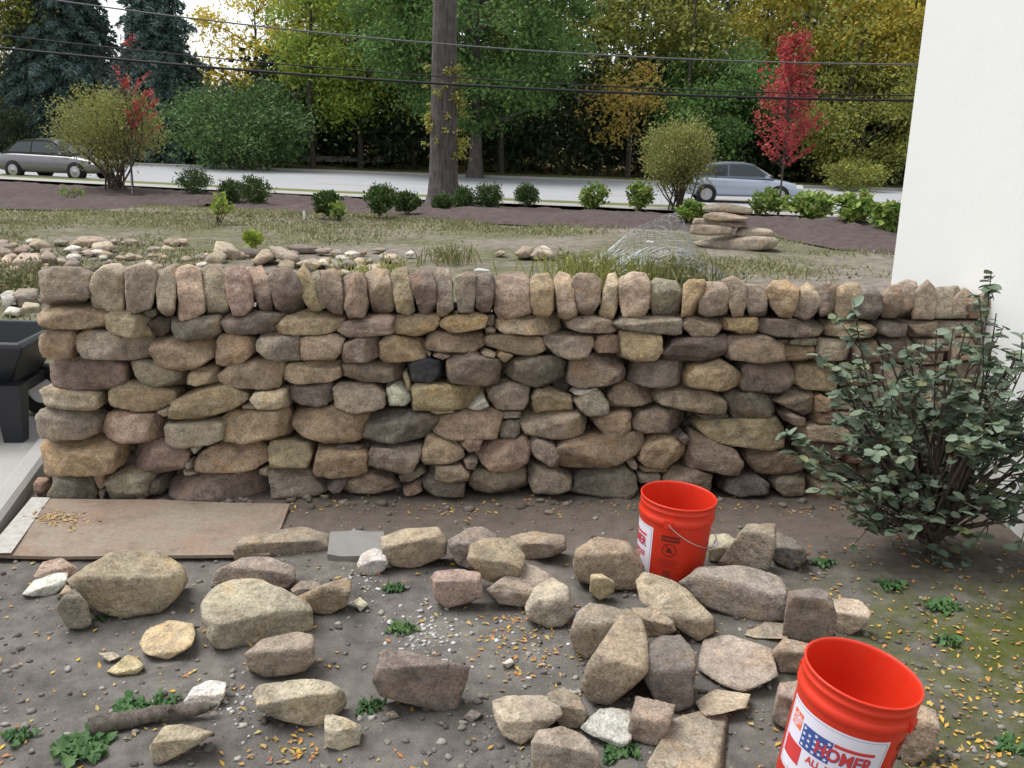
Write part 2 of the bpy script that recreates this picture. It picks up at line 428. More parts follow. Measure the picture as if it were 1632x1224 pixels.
STONES = [(R1, '''T 62,385 110,345 230,338 400,350 465,375 440,440 330,465 170,465 90,435
T 445,385 500,362 640,365 710,400 718,500 640,518 560,500 480,480 450,430
B 650,365 750,345 755,390 720,410
D 720,430 770,395 850,405 850,470 810,505 740,505
S 855,405 920,395 1140,385 1140,480 1080,520 960,530 900,510 870,460
S 1145,420 1200,378 1400,370 1530,380 1475,485 1380,495 1200,490
T 80,510 110,480 270,470 285,560 265,630 180,640 105,625 88,570
G 285,515 330,480 460,480 600,505 725,515 735,630 600,648 350,640 305,590
T 740,545 790,510 900,505 1115,525 1118,620 1060,660 980,710 900,715 780,680 745,610
T 1125,540 1140,495 1240,490 1340,530 1345,600 1280,670 1180,685 1125,670
G 1370,540 1385,510 1620,505 1620,650 1480,655 1420,630 1370,590
P 65,780 70,835 300,840 480,825 560,790 565,700 510,655 280,632 120,655
G 570,680 620,660 740,665 930,735 945,790 930,815 860,825 740,815 640,780 590,730
L 950,740 1000,705 1110,685 1125,790 1000,805 950,800
T 1130,735 1200,690 1380,655 1515,660 1505,780 1490,815 1300,825 1210,810 1140,770'''),
(R2, '''L 65,95 95,75 130,105 380,100 415,120 425,185 380,212 230,198 130,190 85,130
T 425,125 560,50 620,45 760,75 850,110 850,165 760,215 640,222 520,185
T 850,220 870,150 960,110 1080,70 1180,55 1305,110 1300,145 1210,200 990,272 850,255
L 1330,140 1360,100 1450,90 1535,75 1540,185 1430,197 1370,185
G 1270,185 1330,150 1370,195 1330,205 1280,200
G 35,260 95,200 200,195 360,225 410,260 405,345 330,375 180,385 75,370 45,310
N 415,290 470,235 560,220 740,240 830,280 760,380 580,405 480,380 430,330
G 810,310 840,285 1100,265 1165,280 1165,370 1090,405 900,430 835,410 820,350
T 1155,260 1200,225 1300,215 1530,205 1555,270 1535,350 1500,380 1300,400 1180,385 1165,320
G 760,220 840,195 850,245 790,250
O 35,470 80,395 420,370 520,405 545,470 540,545 470,570 200,600 45,615
G 565,500 600,415 780,395 860,430 950,470 930,520 900,575 680,600 575,545
T 980,530 1040,460 1140,400 1330,405 1410,460 1415,520 1330,570 1220,590 1040,590 990,570
S 130,690 180,610 280,600 370,620 390,680 395,760 250,765 130,745
R 380,590 440,590 455,670 415,685 390,640
G 415,690 455,690 440,755 425,740
G 460,630 520,590 620,580 720,600 715,720 600,745 500,758 475,700
D 720,640 780,630 800,690 770,730 725,715
P 870,620 1000,600 1200,600 1330,610 1420,660 1415,720 1300,745 1000,750 890,740 800,680 820,640
R 30,640 90,640 100,690 60,710 30,690
D 50,700 100,680 120,745 60,750
W 960,440 1000,420 1020,440 985,480
G 930,530 965,510 975,555 940,560
L 915,570 1010,590 960,605 920,600
B 1370,570 1435,548 1440,610 1370,600'''),
(R3, '''T 0,450 60,385 180,360 320,370 400,380 375,460 290,495 120,500 10,500
G 360,480 390,430 460,405 640,390 690,400 680,490 560,505 400,515
T 680,420 720,390 870,375 970,380 965,440 935,480 820,512 690,495
O 965,430 1010,390 1190,368 1255,400 1240,460 1140,480 1050,490 985,460
D 1250,390 1290,385 1290,440 1250,450
B 1240,465 1270,448 1300,470 1290,495 1245,495
L 145,520 180,505 340,498 400,525 380,600 330,655 145,655
P 392,570 420,540 480,520 600,518 608,620 540,655 400,670 388,630
O 612,550 650,500 740,520 870,555 880,640 750,660 650,665 615,630
B 890,560 935,490 1100,490 1225,500 1235,570 1160,610 1000,605 900,595
T 1240,540 1270,505 1350,505 1560,520 1605,560 1600,600 1540,630 1430,625 1320,590 1250,570
N 920,630 970,605 1030,630 990,655
G 880,595 915,610 905,640
L 1215,610 1250,598 1300,615 1295,638 1230,628
O 1305,630 1330,605 1410,625 1350,672
T 30,720 60,675 200,665 365,650 370,760 300,785 120,790 40,770
P 390,680 480,665 740,680 750,740 730,775 620,790 500,785 400,750
K 790,680 820,655 890,645 1000,665 1005,710 960,770 810,808 792,750
P 1020,650 1040,608 1150,610 1310,650 1325,700 1305,790 1200,800 1040,780 1018,730
T 745,740 770,720 790,760 795,840 770,830'''),
(R4, '''T -52,430 -30,392 60,388 185,405 210,470 195,540 80,553 -40,545
P -45,590 -20,560 80,560 180,570 260,610 310,690 200,715 40,740 -30,720
S 62,90 90,55 290,45 325,80 315,165 230,190 140,185 65,140
G 328,90 370,55 560,55 640,110 635,185 560,210 460,225 350,185
W 650,85 720,50 790,110 800,160 760,183 670,180
O 810,75 840,60 1000,55 1240,75 1230,120 1150,195 1000,210 820,205
W 1145,205 1190,155 1230,130 1255,180 1230,195
G 1260,110 1300,75 1400,45 1505,60 1490,160 1470,205 1310,210 1262,150
L 900,215 1055,208 1050,230 960,240
T 100,270 140,215 330,185 440,220 525,250 515,370 430,400 290,408 150,360 105,310
S 520,330 545,245 700,220 860,225 955,260 900,360 740,395 540,418 515,385
T 925,325 970,265 1090,225 1270,203 1340,240 1300,380 1220,385 1100,370 1020,385 940,350
G 1345,225 1450,220 1450,262 1350,265
S 1330,300 1380,275 1450,280 1445,350 1400,382 1330,375
T 218,560 250,435 400,455 530,455 535,570 480,590 330,600 230,585
S 335,440 370,418 515,425 480,450 370,470
G 540,470 560,430 700,430 845,420 850,480 800,570 700,590 570,580 545,530
N 860,460 890,370 1000,385 1100,420 1105,490 1040,515 880,528 862,500
P 1100,405 1130,380 1220,385 1200,435 1140,445
P 1115,500 1150,485 1190,500 1170,550 1130,545
B 1190,460 1260,410 1480,375 1515,420 1490,510 1390,565 1280,560 1220,520
B 905,560 930,528 1090,530 1140,580 1130,620 1050,630 920,610
G 370,700 440,600 560,580 680,625 740,715 600,710
S 305,660 350,610 430,605 380,680 340,690
G 725,605 850,555 875,590 780,645 735,640
P 750,680 850,630 860,700 780,720 755,710
S 865,640 900,600 960,640 1110,635 1100,720 960,720 880,690
P 1145,620 1180,560 1350,580 1470,570 1485,680 1380,710 1200,700 1150,665'''),
(R5, '''L -185,420 -150,400 40,388 200,400 240,430 235,475 150,500 0,502 -130,495 -175,460
S -150,740 -80,650 0,635 170,632 240,680 235,760 180,815 60,810 -80,770
G 245,430 300,400 400,388 520,420 550,470 490,492 340,488 255,465
G 530,430 580,395 700,392 905,405 900,490 860,500 700,480 560,460
B 915,415 960,395 1160,390 1155,460 1110,505 985,508 960,475 920,450
O 1170,430 1190,402 1370,398 1380,440 1345,502 1260,490 1180,465
G 118,545 150,515 300,505 390,510 400,580 370,625 250,640 170,610
R 400,570 430,515 500,498 565,510 565,580 540,612 430,610
T 560,480 700,478 785,500 790,590 750,645 650,655 570,630 570,540
D 800,600 880,520 1000,512 1190,508 1185,610 1050,645 930,655 820,640
B 1190,600 1200,515 1300,500 1420,505 1525,560 1525,650 1400,662 1210,640
P 250,740 270,650 420,620 555,622 605,735 590,770 450,800 320,822 260,800
S 620,770 660,680 700,655 920,650 940,720 930,790 800,812 640,795
T 950,740 1000,680 1160,650 1240,700 1275,750 1270,800 1150,825 960,800
P 1275,790 1300,690 1340,670 1580,680 1600,730 1570,810 1500,845 1300,840
S 1490,530 1560,530 1555,550 1500,550'''),
(R6, '''T 35,130 60,90 140,85 265,125 265,225 60,230
G 280,145 400,85 440,95 480,160 480,225 340,225 300,180
W 280,110 310,88 425,78 415,105 350,130 300,122
B 490,130 520,70 600,45 760,85 755,165 620,185 500,195
B 770,120 800,90 1060,85 1170,145 1170,215 1100,225 940,200 790,165
S 1180,130 1220,100 1300,110 1420,110 1480,180 1490,225 1400,262 1250,262 1210,190
B -25,250 10,230 200,235 300,220 350,270 345,340 290,365 160,372 0,345 -20,300
T 390,265 440,240 570,208 625,230 620,330 520,370 480,370 440,330
B 640,280 680,215 780,195 1000,225 1020,260 990,310 860,335 700,340 645,320
T 1025,290 1060,268 1300,265 1500,260 1535,330 1530,430 1440,440 1240,420 1090,380 1040,330
S 1030,240 1200,225 1220,262 1050,268
G 30,400 60,370 150,400 195,450 195,545 170,550 60,490 35,450
B 180,420 230,385 430,350 560,370 690,345 695,410 640,470 480,545 300,558 210,545 195,470
T 670,500 700,420 800,355 880,375 945,440 940,480 810,555 700,535
B 960,500 990,340 1030,365 1220,430 1265,500 1250,590 1180,575 1080,540 970,545
S 895,370 940,345 965,370 945,410 920,400
P 20,640 50,545 170,560 265,620 250,670 140,700 40,690
S 268,680 310,600 560,530 650,600 655,680 590,730 420,715 280,705
P 590,510 630,490 660,530 655,565 620,550
B 820,610 880,555 1000,555 1110,595 1128,660 1100,690 840,690
G 670,590 800,590 790,640 680,650
T 670,545 840,560 830,585 700,580
S 1175,680 1200,620 1380,585 1440,650 1430,700 1250,710'''),
(R7, '''S 45,465 80,415 250,415 430,430 475,480 450,515 350,525 150,520 80,500
T 475,480 500,440 700,440 760,480 740,520 640,530 480,515
S 740,480 790,430 930,445 910,510 800,515
O 195,620 215,572 390,580 395,640 350,680 200,670
G 245,550 300,530 400,532 395,575 250,570
G 400,650 420,540 560,535 600,590 590,660 420,670
T 270,780 310,700 420,690 530,720 560,790 480,850 330,840 280,810
B 610,560 760,550 780,670 620,680
P 790,540 980,530 1000,670 800,680
G 1010,540 1180,530 1190,600 1020,610
N 1200,530 1430,540 1430,650 1210,660
B 1020,620 1180,615 1180,680 1020,690
T 570,720 740,700 760,820 580,830
G 770,700 1010,700 1030,810 790,820
R 1040,710 1200,700 1210,800 1050,810
B 1220,680 1430,680 1430,800 1225,805
B 950,430 1130,430 1130,520 960,520
G 1145,430 1440,430 1440,520 1150,520'''),
(R8, '''B 145,650 180,620 340,615 375,680 350,720 200,730 155,690
B 150,160 270,75 380,95 385,220 330,250 230,200
R 390,130 420,115 470,140 465,210 395,215
P 205,235 240,225 330,265 310,300 240,290
T 330,310 500,290 620,340 560,400 340,390
B -20,520 0,450 150,460 330,520 320,580 230,612 40,590
B 390,640 560,650 580,700 480,760 400,740
O 525,740 570,705 600,760 560,790
G 480,100 700,90 720,200 490,210
P 730,85 950,80 960,190 740,200
N 980,70 1200,70 1210,180 990,190
B 1225,70 1450,70 1450,200 1230,190
R 400,225 640,220 650,290 410,285
G 660,215 900,210 910,330 640,320
N 930,205 1190,200 1200,320 940,330
B 1215,205 1450,215 1450,330 1220,330
B 350,410 560,420 570,520 360,530
R 580,410 760,345 900,350 890,500 590,520
P 910,345 1220,340 1220,470 915,480
O 1240,350 1450,345 1450,520 1245,510
P 380,540 640,540 640,620 400,630
B 660,520 900,515 900,640 670,650
G 920,500 1220,490 1220,620 930,640
R 1240,530 1450,540 1450,650 1240,650
P 620,660 830,665 830,760 630,760
S 850,660 1100,650 1100,760 860,770
R 1120,640 1440,670 1440,780 1130,780''')]
# ------------------------------------------------------------------ ground, road and paving
def mat_ground():
    t = NT('soil_and_lawn'); P = t.geo().outputs['Position']; sx = t.n('ShaderNodeSeparateXYZ'); t.l(P, sx.inputs[0])
    X, Y = sx.outputs[0], sx.outputs[1]
    n1 = t.noise(P, 2.2, 5, 0.6); n2 = t.noise(P, 14, 6, 0.65); n3 = t.noise(P, 120, 4, 0.7); n4 = t.noise(P, 420, 2, 0.6)
    soil = t.mix(t.ramp(n1, [(0.35, 0.0), (0.65, 1.0)]), (0.115, 0.106, 0.096), (0.20, 0.184, 0.166))
    soil = t.mix(1.0, soil, t.ramp(n2, [(0.3, 0.7), (0.7, 1.3)]), 'MULTIPLY')
    soil = t.mix(t.ramp(n3, [(0.6, 0.0), (0.72, 0.55)]), soil, (0.20, 0.18, 0.155))
    soil = t.mix(1.0, soil, t.ramp(n4, [(0.3, 0.72), (0.7, 1.25)]), 'MULTIPLY')
    # trodden brown strip along the foot of the wall
    wob = t.math('ADD', Y, t.math('MULTIPLY', n1, 0.5))
    strip = t.ramp(wob, [(0.0, 0.0), (1.0, 1.0)])
    mr = t.n('ShaderNodeMapRange'); mr.inputs[1].default_value = 3.75; mr.inputs[2].default_value = 4.25; t.l(wob, mr.inputs[0])
    brown = t.mix(1.0, t.mix(n2, (0.11, 0.088, 0.07), (0.19, 0.15, 0.12)), t.ramp(n3, [(0.3, 0.75), (0.7, 1.2)]), 'MULTIPLY')
    soil = t.mix(t.math('MULTIPLY', mr.outputs[0], 0.75), soil, brown)
    # moss on the damp side by the building
    mx = t.n('ShaderNodeMapRange'); mx.inputs[1].default_value = 0.75; mx.inputs[2].default_value = 1.7; t.l(X, mx.inputs[0])
    mo = t.math('MULTIPLY', mx.outputs[0], t.ramp(t.noise(P, 5.5, 6, 0.7), [(0.36, 0.0), (0.54, 0.95)]))
    mfar = t.n('ShaderNodeMapRange'); mfar.inputs[1].default_value = 3.75; mfar.inputs[2].default_value = 3.3; t.l(Y, mfar.inputs[0])
    mo = t.math('MULTIPLY', mo, mfar.outputs[0])
    soil = t.mix(mo, soil, t.mix(n2, (0.042, 0.056, 0.012), (0.12, 0.135, 0.028)))
    # lawn beyond the wall, worn to bare earth in places
    g1 = t.noise(P, 0.35, 5, 0.65, 0.6); g2 = t.noise(P, 3.5, 5, 0.65)
    gr = t.mix(g2, (0.095, 0.095, 0.052), (0.185, 0.175, 0.105))
    bare = t.mix(t.noise(P, 8, 6, 0.7), (0.17, 0.145, 0.12), (0.28, 0.245, 0.21))
    lawn = t.mix(t.ramp(g1, [(0.45, 0.0), (0.58, 0.95)]), gr, bare)
    lawn = t.mix(1.0, lawn, t.ramp(t.noise(P, 7, 6, 0.75), [(0.34, 0.6), (0.66, 1.35)]), 'MULTIPLY')
    ml = t.n('ShaderNodeMapRange'); ml.inputs[1].default_value = 5.0; ml.inputs[2].default_value = 6.2; t.l(wob, ml.inputs[0])
    c = t.mix(ml.outputs[0], soil, lawn)
    fw = t.n('ShaderNodeMapRange'); fw.inputs[1].default_value = 44; fw.inputs[2].default_value = 50; t.l(Y, fw.inputs[0])
    c = t.mix(fw.outputs[0], c, t.mix(g2, (0.10, 0.085, 0.035), (0.22, 0.16, 0.06)))
    t.l(c, t.b.inputs['Base Color']); t.b.inputs['Roughness'].default_value = 0.95; t.b.inputs['Specular IOR Level'].default_value = 0.15
    t.bump(t.math('ADD', t.math('MULTIPLY', n2, 0.8), t.math('ADD', t.math('MULTIPLY', n3, 0.35), t.math('MULTIPLY', n4, 0.12))), 0.9, 0.02)
    return t.m
def axis(lo, hi, step, far_lo, far_hi, g=1.13):
    a = list(np.arange(lo, hi + 1e-6, step)); s = step
    while a[-1] < far_hi: s *= g; a.append(a[-1] + s)
    s = step; b = []
    x = a[0]
    while x > far_lo: s *= g; x -= s; b.append(x)
    return np.array(b[::-1] + a)
gx = axis(-2.6, 2.8, 0.022, -700, 700); gy = axis(1.2, 4.6, 0.022, -30, 900)
GX, GY = np.meshgrid(gx, gy, indexing='ij'); PX = np.stack([GX.ravel(), GY.ravel(), np.zeros(GX.size)], 1)
def soil_dz(x, y):
    q = np.stack([x, y, np.zeros_like(x)], 1)
    near = (1 - ss(5, 9, y)) * (1 - ss(4, 8, np.abs(x)))
    z = near * (0.012 * fbm(q * 2.1, 5, 3) + 0.006 * fbm(q * 11, 8, 3) + 0.003 * fbm(q * 38, 11, 2) - 0.004)
    return z + (1 - near) * 0.03 * fbm(q * 0.8, 21, 3) * (1 - ss(20, 26, y)) - 0.06 * ss(24, 27, y) * (1 - ss(46, 49, y))
GZ = gh(PX[:, 0], PX[:, 1]) + soil_dz(PX[:, 0], PX[:, 1])
ni, nj = len(gx), len(gy); I = np.arange(ni * nj).reshape(ni, nj)
mb = MB(); mb.add(np.stack([PX[:, 0], PX[:, 1], GZ], 1), np.stack([I[:-1, :-1], I[1:, :-1], I[1:, 1:], I[:-1, 1:]], -1).reshape(-1, 4))
struct(mb.build('ground', mat_ground(), None, True), 'bare grey-brown soil, mossy by the building, with worn lawn beyond the wall')
def gz_at(x, y): return float(gh(x, y) + soil_dz(np.array([x], float), np.array([y], float))[0])

def strip(name, A, Bp, dz, mat, nx=1, ny=1, bumpf=None, smooth=True, thick=0.0, zf=None):
    """sheet between polyline A (near) and Bp (far), resampled"""
    A = np.asarray(A, float); Bp = np.asarray(Bp, float)
    def rs(P, n):
        s = np.concatenate([[0], np.cumsum(np.linalg.norm(np.diff(P, axis=0), axis=1))]); u = np.linspace(0, s[-1], n)
        return np.stack([np.interp(u, s, P[:, k]) for k in range(2)], 1)
    a, b = rs(A, nx + 1), rs(Bp, nx + 1); w = np.linspace(0, 1, ny + 1)
    G = a[:, None] * (1 - w[None, :, None]) + b[:, None] * w[None, :, None]
    x, y = G[..., 0].ravel(), G[..., 1].ravel(); z = (gh(x, y) if zf is None else zf(x, y)) + dz
    if bumpf is not None: z = z + bumpf(x, y, np.tile(w, nx + 1))
    I = np.arange(len(x)).reshape(nx + 1, ny + 1)
    m = MB(); m.add(np.stack([x, y, z], 1), np.stack([I[:-1, :-1], I[1:, :-1], I[1:, 1:], I[:-1, 1:]], -1).reshape(-1, 4))
    return m.build(name, mat, None, smooth)

def mat_paved(name, a, b, sc=3.0, bump=0.2):
    t = NT(name); P = t.geo().outputs['Position']; n1 = t.noise(P, sc, 5, 0.6); n2 = t.noise(P, sc * 40, 4, 0.7)
    c = t.mix(1.0, t.mix(n1, a, b), t.ramp(n2, [(0.3, 0.85), (0.7, 1.12)]), 'MULTIPLY')
    st = t.ramp(t.noise(P, sc * 0.7, 6, 0.75, 1.5), [(0.55, 0.0), (0.75, 0.35)])
    c = t.mix(st, c, tuple(q * 0.6 for q in a))
    t.l(c, t.b.inputs['Base Color']); t.b.inputs['Roughness'].default_value = 0.85; t.bump(n2, bump, 0.004); return t.m
ROADM = mat_paved('pale_worn_asphalt', (0.31, 0.315, 0.33), (0.38, 0.385, 0.395), 0.5)
CONC = mat_paved('concrete', (0.31, 0.30, 0.28), (0.41, 0.395, 0.37), 2.5)
PAINT_Y = mat_simple('yellow_road_paint', (0.55, 0.38, 0.10), 0.7); PAINT_W = mat_simple('white_road_paint', (0.78, 0.78, 0.76), 0.7)
def rp(px, py):   # a point on the road's plane
    z = -0.45
    for i in range(6): P = at_z(px, py, z); z = float(road_z(P[0]))
    return P[:2]
near = [rp(0, 282), rp(300, 295), rp(480, 305), rp(700, 316), rp(950, 328), rp(1200, 337), rp(1420, 344)]
far = [rp(0, 256), rp(250, 263), rp(560, 276), rp(900, 288), rp(1200, 297), rp(1420, 303)]
def ext(P, L=160):
    P = [np.array(p) for p in P]; a = P[0] - P[1]; b = P[-1] - P[-2]
    a = a / np.linalg.norm(a); b = b / np.linalg.norm(b)
    return [P[0] + a * L] + P + [P[-1] + b * L]
def smooth_line(P, k=2):
    q = np.polyfit([p[0] for p in P], [p[1] for p in P], k); xs = np.linspace(-34, 34, 35); return [np.array((x, np.polyval(q, x))) for x in xs]
near = smooth_line(near); far = smooth_line(far)
zr = lambda x, y: road_z(x)
near_e, far_e = ext(near), ext(far)
struct(strip('road', near_e, far_e, 0.0, ROADM, 60, 8, zf=zr), 'pale grey road curving past the planting bed')
def between(w): return [a * (1 - w) + b * w for a, b in zip(near, far)]
def offset(P, d):
    P = np.array(P); T = np.gradient(P, axis=0); T /= np.linalg.norm(T, axis=1)[:, None]; Nn = np.stack([-T[:, 1], T[:, 0]], 1)
    return [p for p in P + Nn * d]
def line_strip(name, P, d, w, mat, dz=0.006): return strip(name, offset(P, d), offset(P, d + w), dz, mat, 40, 1, zf=zr)
for k in range(-4, 12):
    c = between(0.33); c = np.array(c); s = np.concatenate([[0], np.cumsum(np.linalg.norm(np.diff(c, axis=0), axis=1))])
    for off in (0.0,):
        u = np.linspace(6 + k * 5.2, 6 + k * 5.2 + 2.6, 6)
        if u[0] < 0 or u[-1] > s[-1]: continue
        q = np.stack([np.interp(u, s, c[:, j]) for j in range(2)], 1)
        o = strip('lane_dash', q, offset(q, 0.14), 0.006, PAINT_Y, 5, 1, zf=zr); struct(o, 'yellow dash of the centre line on the road')
struct(line_strip('edge_line', near, 0.55, 0.12, PAINT_W), 'white painted line along the near edge of the road')
def kerb(name, P, d, lab):
    a = offset(P, d); a2 = offset(P, d + 0.16); m = MB()
    A = np.array(a); B2 = np.array(a2); n = len(A); V = []
    for i in range(n):
        for q, z in ((A[i], -0.1), (A[i], 0.10), (A[i] * 0.85 + B2[i] * 0.15, 0.12), (A[i] * 0.15 + B2[i] * 0.85, 0.12), (B2[i], 0.10), (B2[i], -0.1)): V.append((q[0], q[1], road_z(q[0]) + z))
    F = [(i * 6 + j, (i + 1) * 6 + j, (i + 1) * 6 + j + 1, i * 6 + j + 1) for i in range(n - 1) for j in range(5)]
    m.add(V, np.array(F)); struct(m.build(name, CONC), lab)
kerb('kerb', near, -0.18, 'pale concrete kerb on the near side of the road'); kerb('kerb', far, 0.02, 'pale concrete kerb on the far side of the road')
GRASSM = mat_paved('verge_grass', (0.075, 0.105, 0.03), (0.17, 0.18, 0.06), 2.0, 0.9)
struct(strip('verge', offset(near, -1.5), offset(near, -0.17), 0.10, GRASSM, 40, 3, zf=zr), 'green grass verge between pavement and road')
struct(strip('sidewalk', offset(near, -2.7), offset(near, -1.5), 0.12, CONC, 40, 2, zf=zr), 'concrete pavement between the planting bed and the road')
struct(strip('verge', offset(far, 0.18), offset(far, 3.2), 0.11, GRASSM, 40, 3, zf=zr), 'grass verge in front of the trees across the road')
# mulch bed
bed_n = [on_g(*q)[:2] for q in ((-60, 332), (100, 336), (230, 333), (340, 322), (470, 340), (620, 348), (760, 356), (880, 362), (1010, 366), (1120, 372), (1240, 378), (1330, 398), (1420, 408), (1500, 414))]
bed_n = [np.array((-26, bed_n[0][1] + 1.0))] + bed_n + [np.array((14, bed_n[-1][1] - 0.6))]
bed_f = [p for p in offset(near, -2.72) if -27 < p[0] < 16]
def mul_b(x, y, w):
    q = np.stack([x, y, np.zeros_like(x)], 1); e = np.minimum(ss(0, 0.08, w), 1 - ss(0.9, 1, w))
    return e * (0.10 + 0.05 * fbm(q * 1.3, 41, 3) + 0.045 * fbm(q * 7, 44, 3)) - 0.02
def mat_mulch():
    t = NT('mulch'); P = t.geo().outputs['Position']; n = t.math('ADD', t.math('MULTIPLY', t.noise(P, 6, 6, 0.8), 0.6), t.math('MULTIPLY', t.noise(P, 26, 4, 0.7), 0.4)); n2 = t.noise(P, 1.2, 4)
    c = t.mix(t.ramp(n, [(0.36, 0.0), (0.64, 1.0)]), (0.035, 0.025, 0.024), (0.145, 0.108, 0.10)); c = t.mix(t.ramp(n2, [(0.4, 0.0), (0.7, 0.5)]), c, (0.11, 0.08, 0.075))
    t.l(c, t.b.inputs['Base Color']); t.b.inputs['Roughness'].default_value = 0.95; t.bump(n, 1.0, 0.06); return t.m
struct(strip('mulch_bed', bed_n, bed_f, 0.03, mat_mulch(), 260, 40, bumpf=mul_b), 'dark purplish brown mulch bed along the road')
def bed_z(x, y): return float(gh(x, y)) + 0.09

# driveway to the left of the wall
kp = [at_z(50, 770, 0.03)[:2], at_z(0, 840, 0.03)[:2]]
kd = np.array(kp[1]) - np.array(kp[0]); kd /= np.linalg.norm(kd)
k0 = np.array(kp[0]) - kd * 2.4; k1 = np.array(kp[1]) + kd * 3.5
nrm = np.array([kd[1], -kd[0]]);  nrm = nrm if nrm[0] < 0 else -nrm
struct(strip('driveway', [k1 + nrm * 0.12, k0 + nrm * 0.12], [k1 + nrm * 6, k0 + nrm * 6], 0.03, CONC, 20, 20, zf=lambda x, y: 0 * x), 'pale concrete driveway at the end of the wall')
mb = MB(); V = []
for q in (k0, k0 * 0.5 + k1 * 0.5, k1):
    for o_, z in ((0.0, -0.03), (0.0, 0.05), (0.02, 0.07), (0.09, 0.07), (0.12, 0.045), (0.125, 0.0)): V.append((*(q + nrm * o_), z))
mb.add(V, np.array([(i * 6 + j, i * 6 + j + 1, (i + 1) * 6 + j + 1, (i + 1) * 6 + j) for i in range(2) for j in range(5)]))
struct(mb.build('kerb', CONC), 'low rounded concrete kerb of the driveway')

# ------------------------------------------------------------------ the stone wall
wall = empty('dry_stone_wall', (0, 4.5, 0), 'long dry stone wall of stacked brown and grey stones with upright copes', 'stone wall')
wall.location = (0, 0, 0)
sd_ = 100
for reg, txt in STONES:
    for ln in txt.strip().split('\n'):
        wall_stone(pts(ln[2:], reg), ln[0], wall, sd_); sd_ += 1
for reg, txt in COPES:
    for ln in txt.strip().split('\n'):
        wall_stone(pts(ln[2:], reg), ln[0], wall, sd_, 'cope_stone', True); sd_ += 1
# rubble packed in the heart of the wall, set back behind the face
mb = MB(); r = np.random.default_rng(5); oct_V, oct_F = cube_sphere(2)
for i in range(1500):
    u = r.uniform(-2.22, 2.28); v = r.uniform(0.0, 0.90); w = r.uniform(-0.46, -0.135)
    if u < -2.12: w = min(w, -0.16)
    c = W0 + WT * u + WU * v + WN * w
    mb.add(oct_V * r.uniform(0.02, 0.055, (1, 3)) * (1 + 0.3 * r.normal(size=(len(oct_V), 1))) + c, oct_F)
hm = mat_simple('wall_rubble', (0.10, 0.083, 0.07), 0.95, 0, 0.4, 9, 0.1, 0.5)
for i in range(500):
    u = r.uniform(-2.15, 2.2); v = r.uniform(0.86, 1.03 - 0.02 * u); c = W0 + WT * u + WU * v + WN * r.uniform(-0.40, -0.22)
    mb.add(oct_V * r.uniform(0.02, 0.04, (1, 3)) * (1 + 0.3 * r.normal(size=(len(oct_V), 1))) + c, oct_F)
o = mb.build('hearting_rubble', hm, wall, False); o['kind'] = 'stuff'
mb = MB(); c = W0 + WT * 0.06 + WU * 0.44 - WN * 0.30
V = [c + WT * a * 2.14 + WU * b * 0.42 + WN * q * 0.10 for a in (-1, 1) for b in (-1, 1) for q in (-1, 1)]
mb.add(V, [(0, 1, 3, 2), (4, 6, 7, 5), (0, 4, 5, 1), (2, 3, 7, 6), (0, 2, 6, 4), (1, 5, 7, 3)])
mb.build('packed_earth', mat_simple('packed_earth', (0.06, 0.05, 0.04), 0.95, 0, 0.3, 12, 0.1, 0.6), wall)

# ------------------------------------------------------------------ white building on the right
def mat_stucco():
    t = NT('white_stucco'); P = t.geo().outputs['Position']; n = t.noise(P, 1.1, 5, 0.6); f = t.noise(P, 160, 4, 0.6)
    c = t.mix(n, (0.70, 0.71, 0.685), (0.76, 0.77, 0.75)); t.l(c, t.b.inputs['Base Color']); t.b.inputs['Roughness'].default_value = 0.9
    t.bump(t.math('ADD', f, t.math('MULTIPLY', t.noise(P, 9, 3), 1.2)), 0.25, 0.006); return t.m
bx = at_y(1418, 455, 5.85)[0]; by = 5.85
bld = empty('building', (bx + 2.5, by - 2.5, 0), 'plain white stucco building at the right end of the wall', 'building')
mb = MB(); mb.box((bx + 2.5, by - 4.5, 2.75), (5.0, 9.0, 5.7)); o = mb.build('wall', mat_stucco()); keep(o, bld)
mo = o.modifiers.new('bevel', 'BEVEL'); mo.width = 0.015; mo.segments = 2
mb = MB(); mb.box((bx + 2.5, by - 4.5, 5.69), (5.6, 9.6, 0.18)); keep(mb.build('roof', mat_simple('roof_felt', (0.12, 0.12, 0.12), 0.9)), bld)

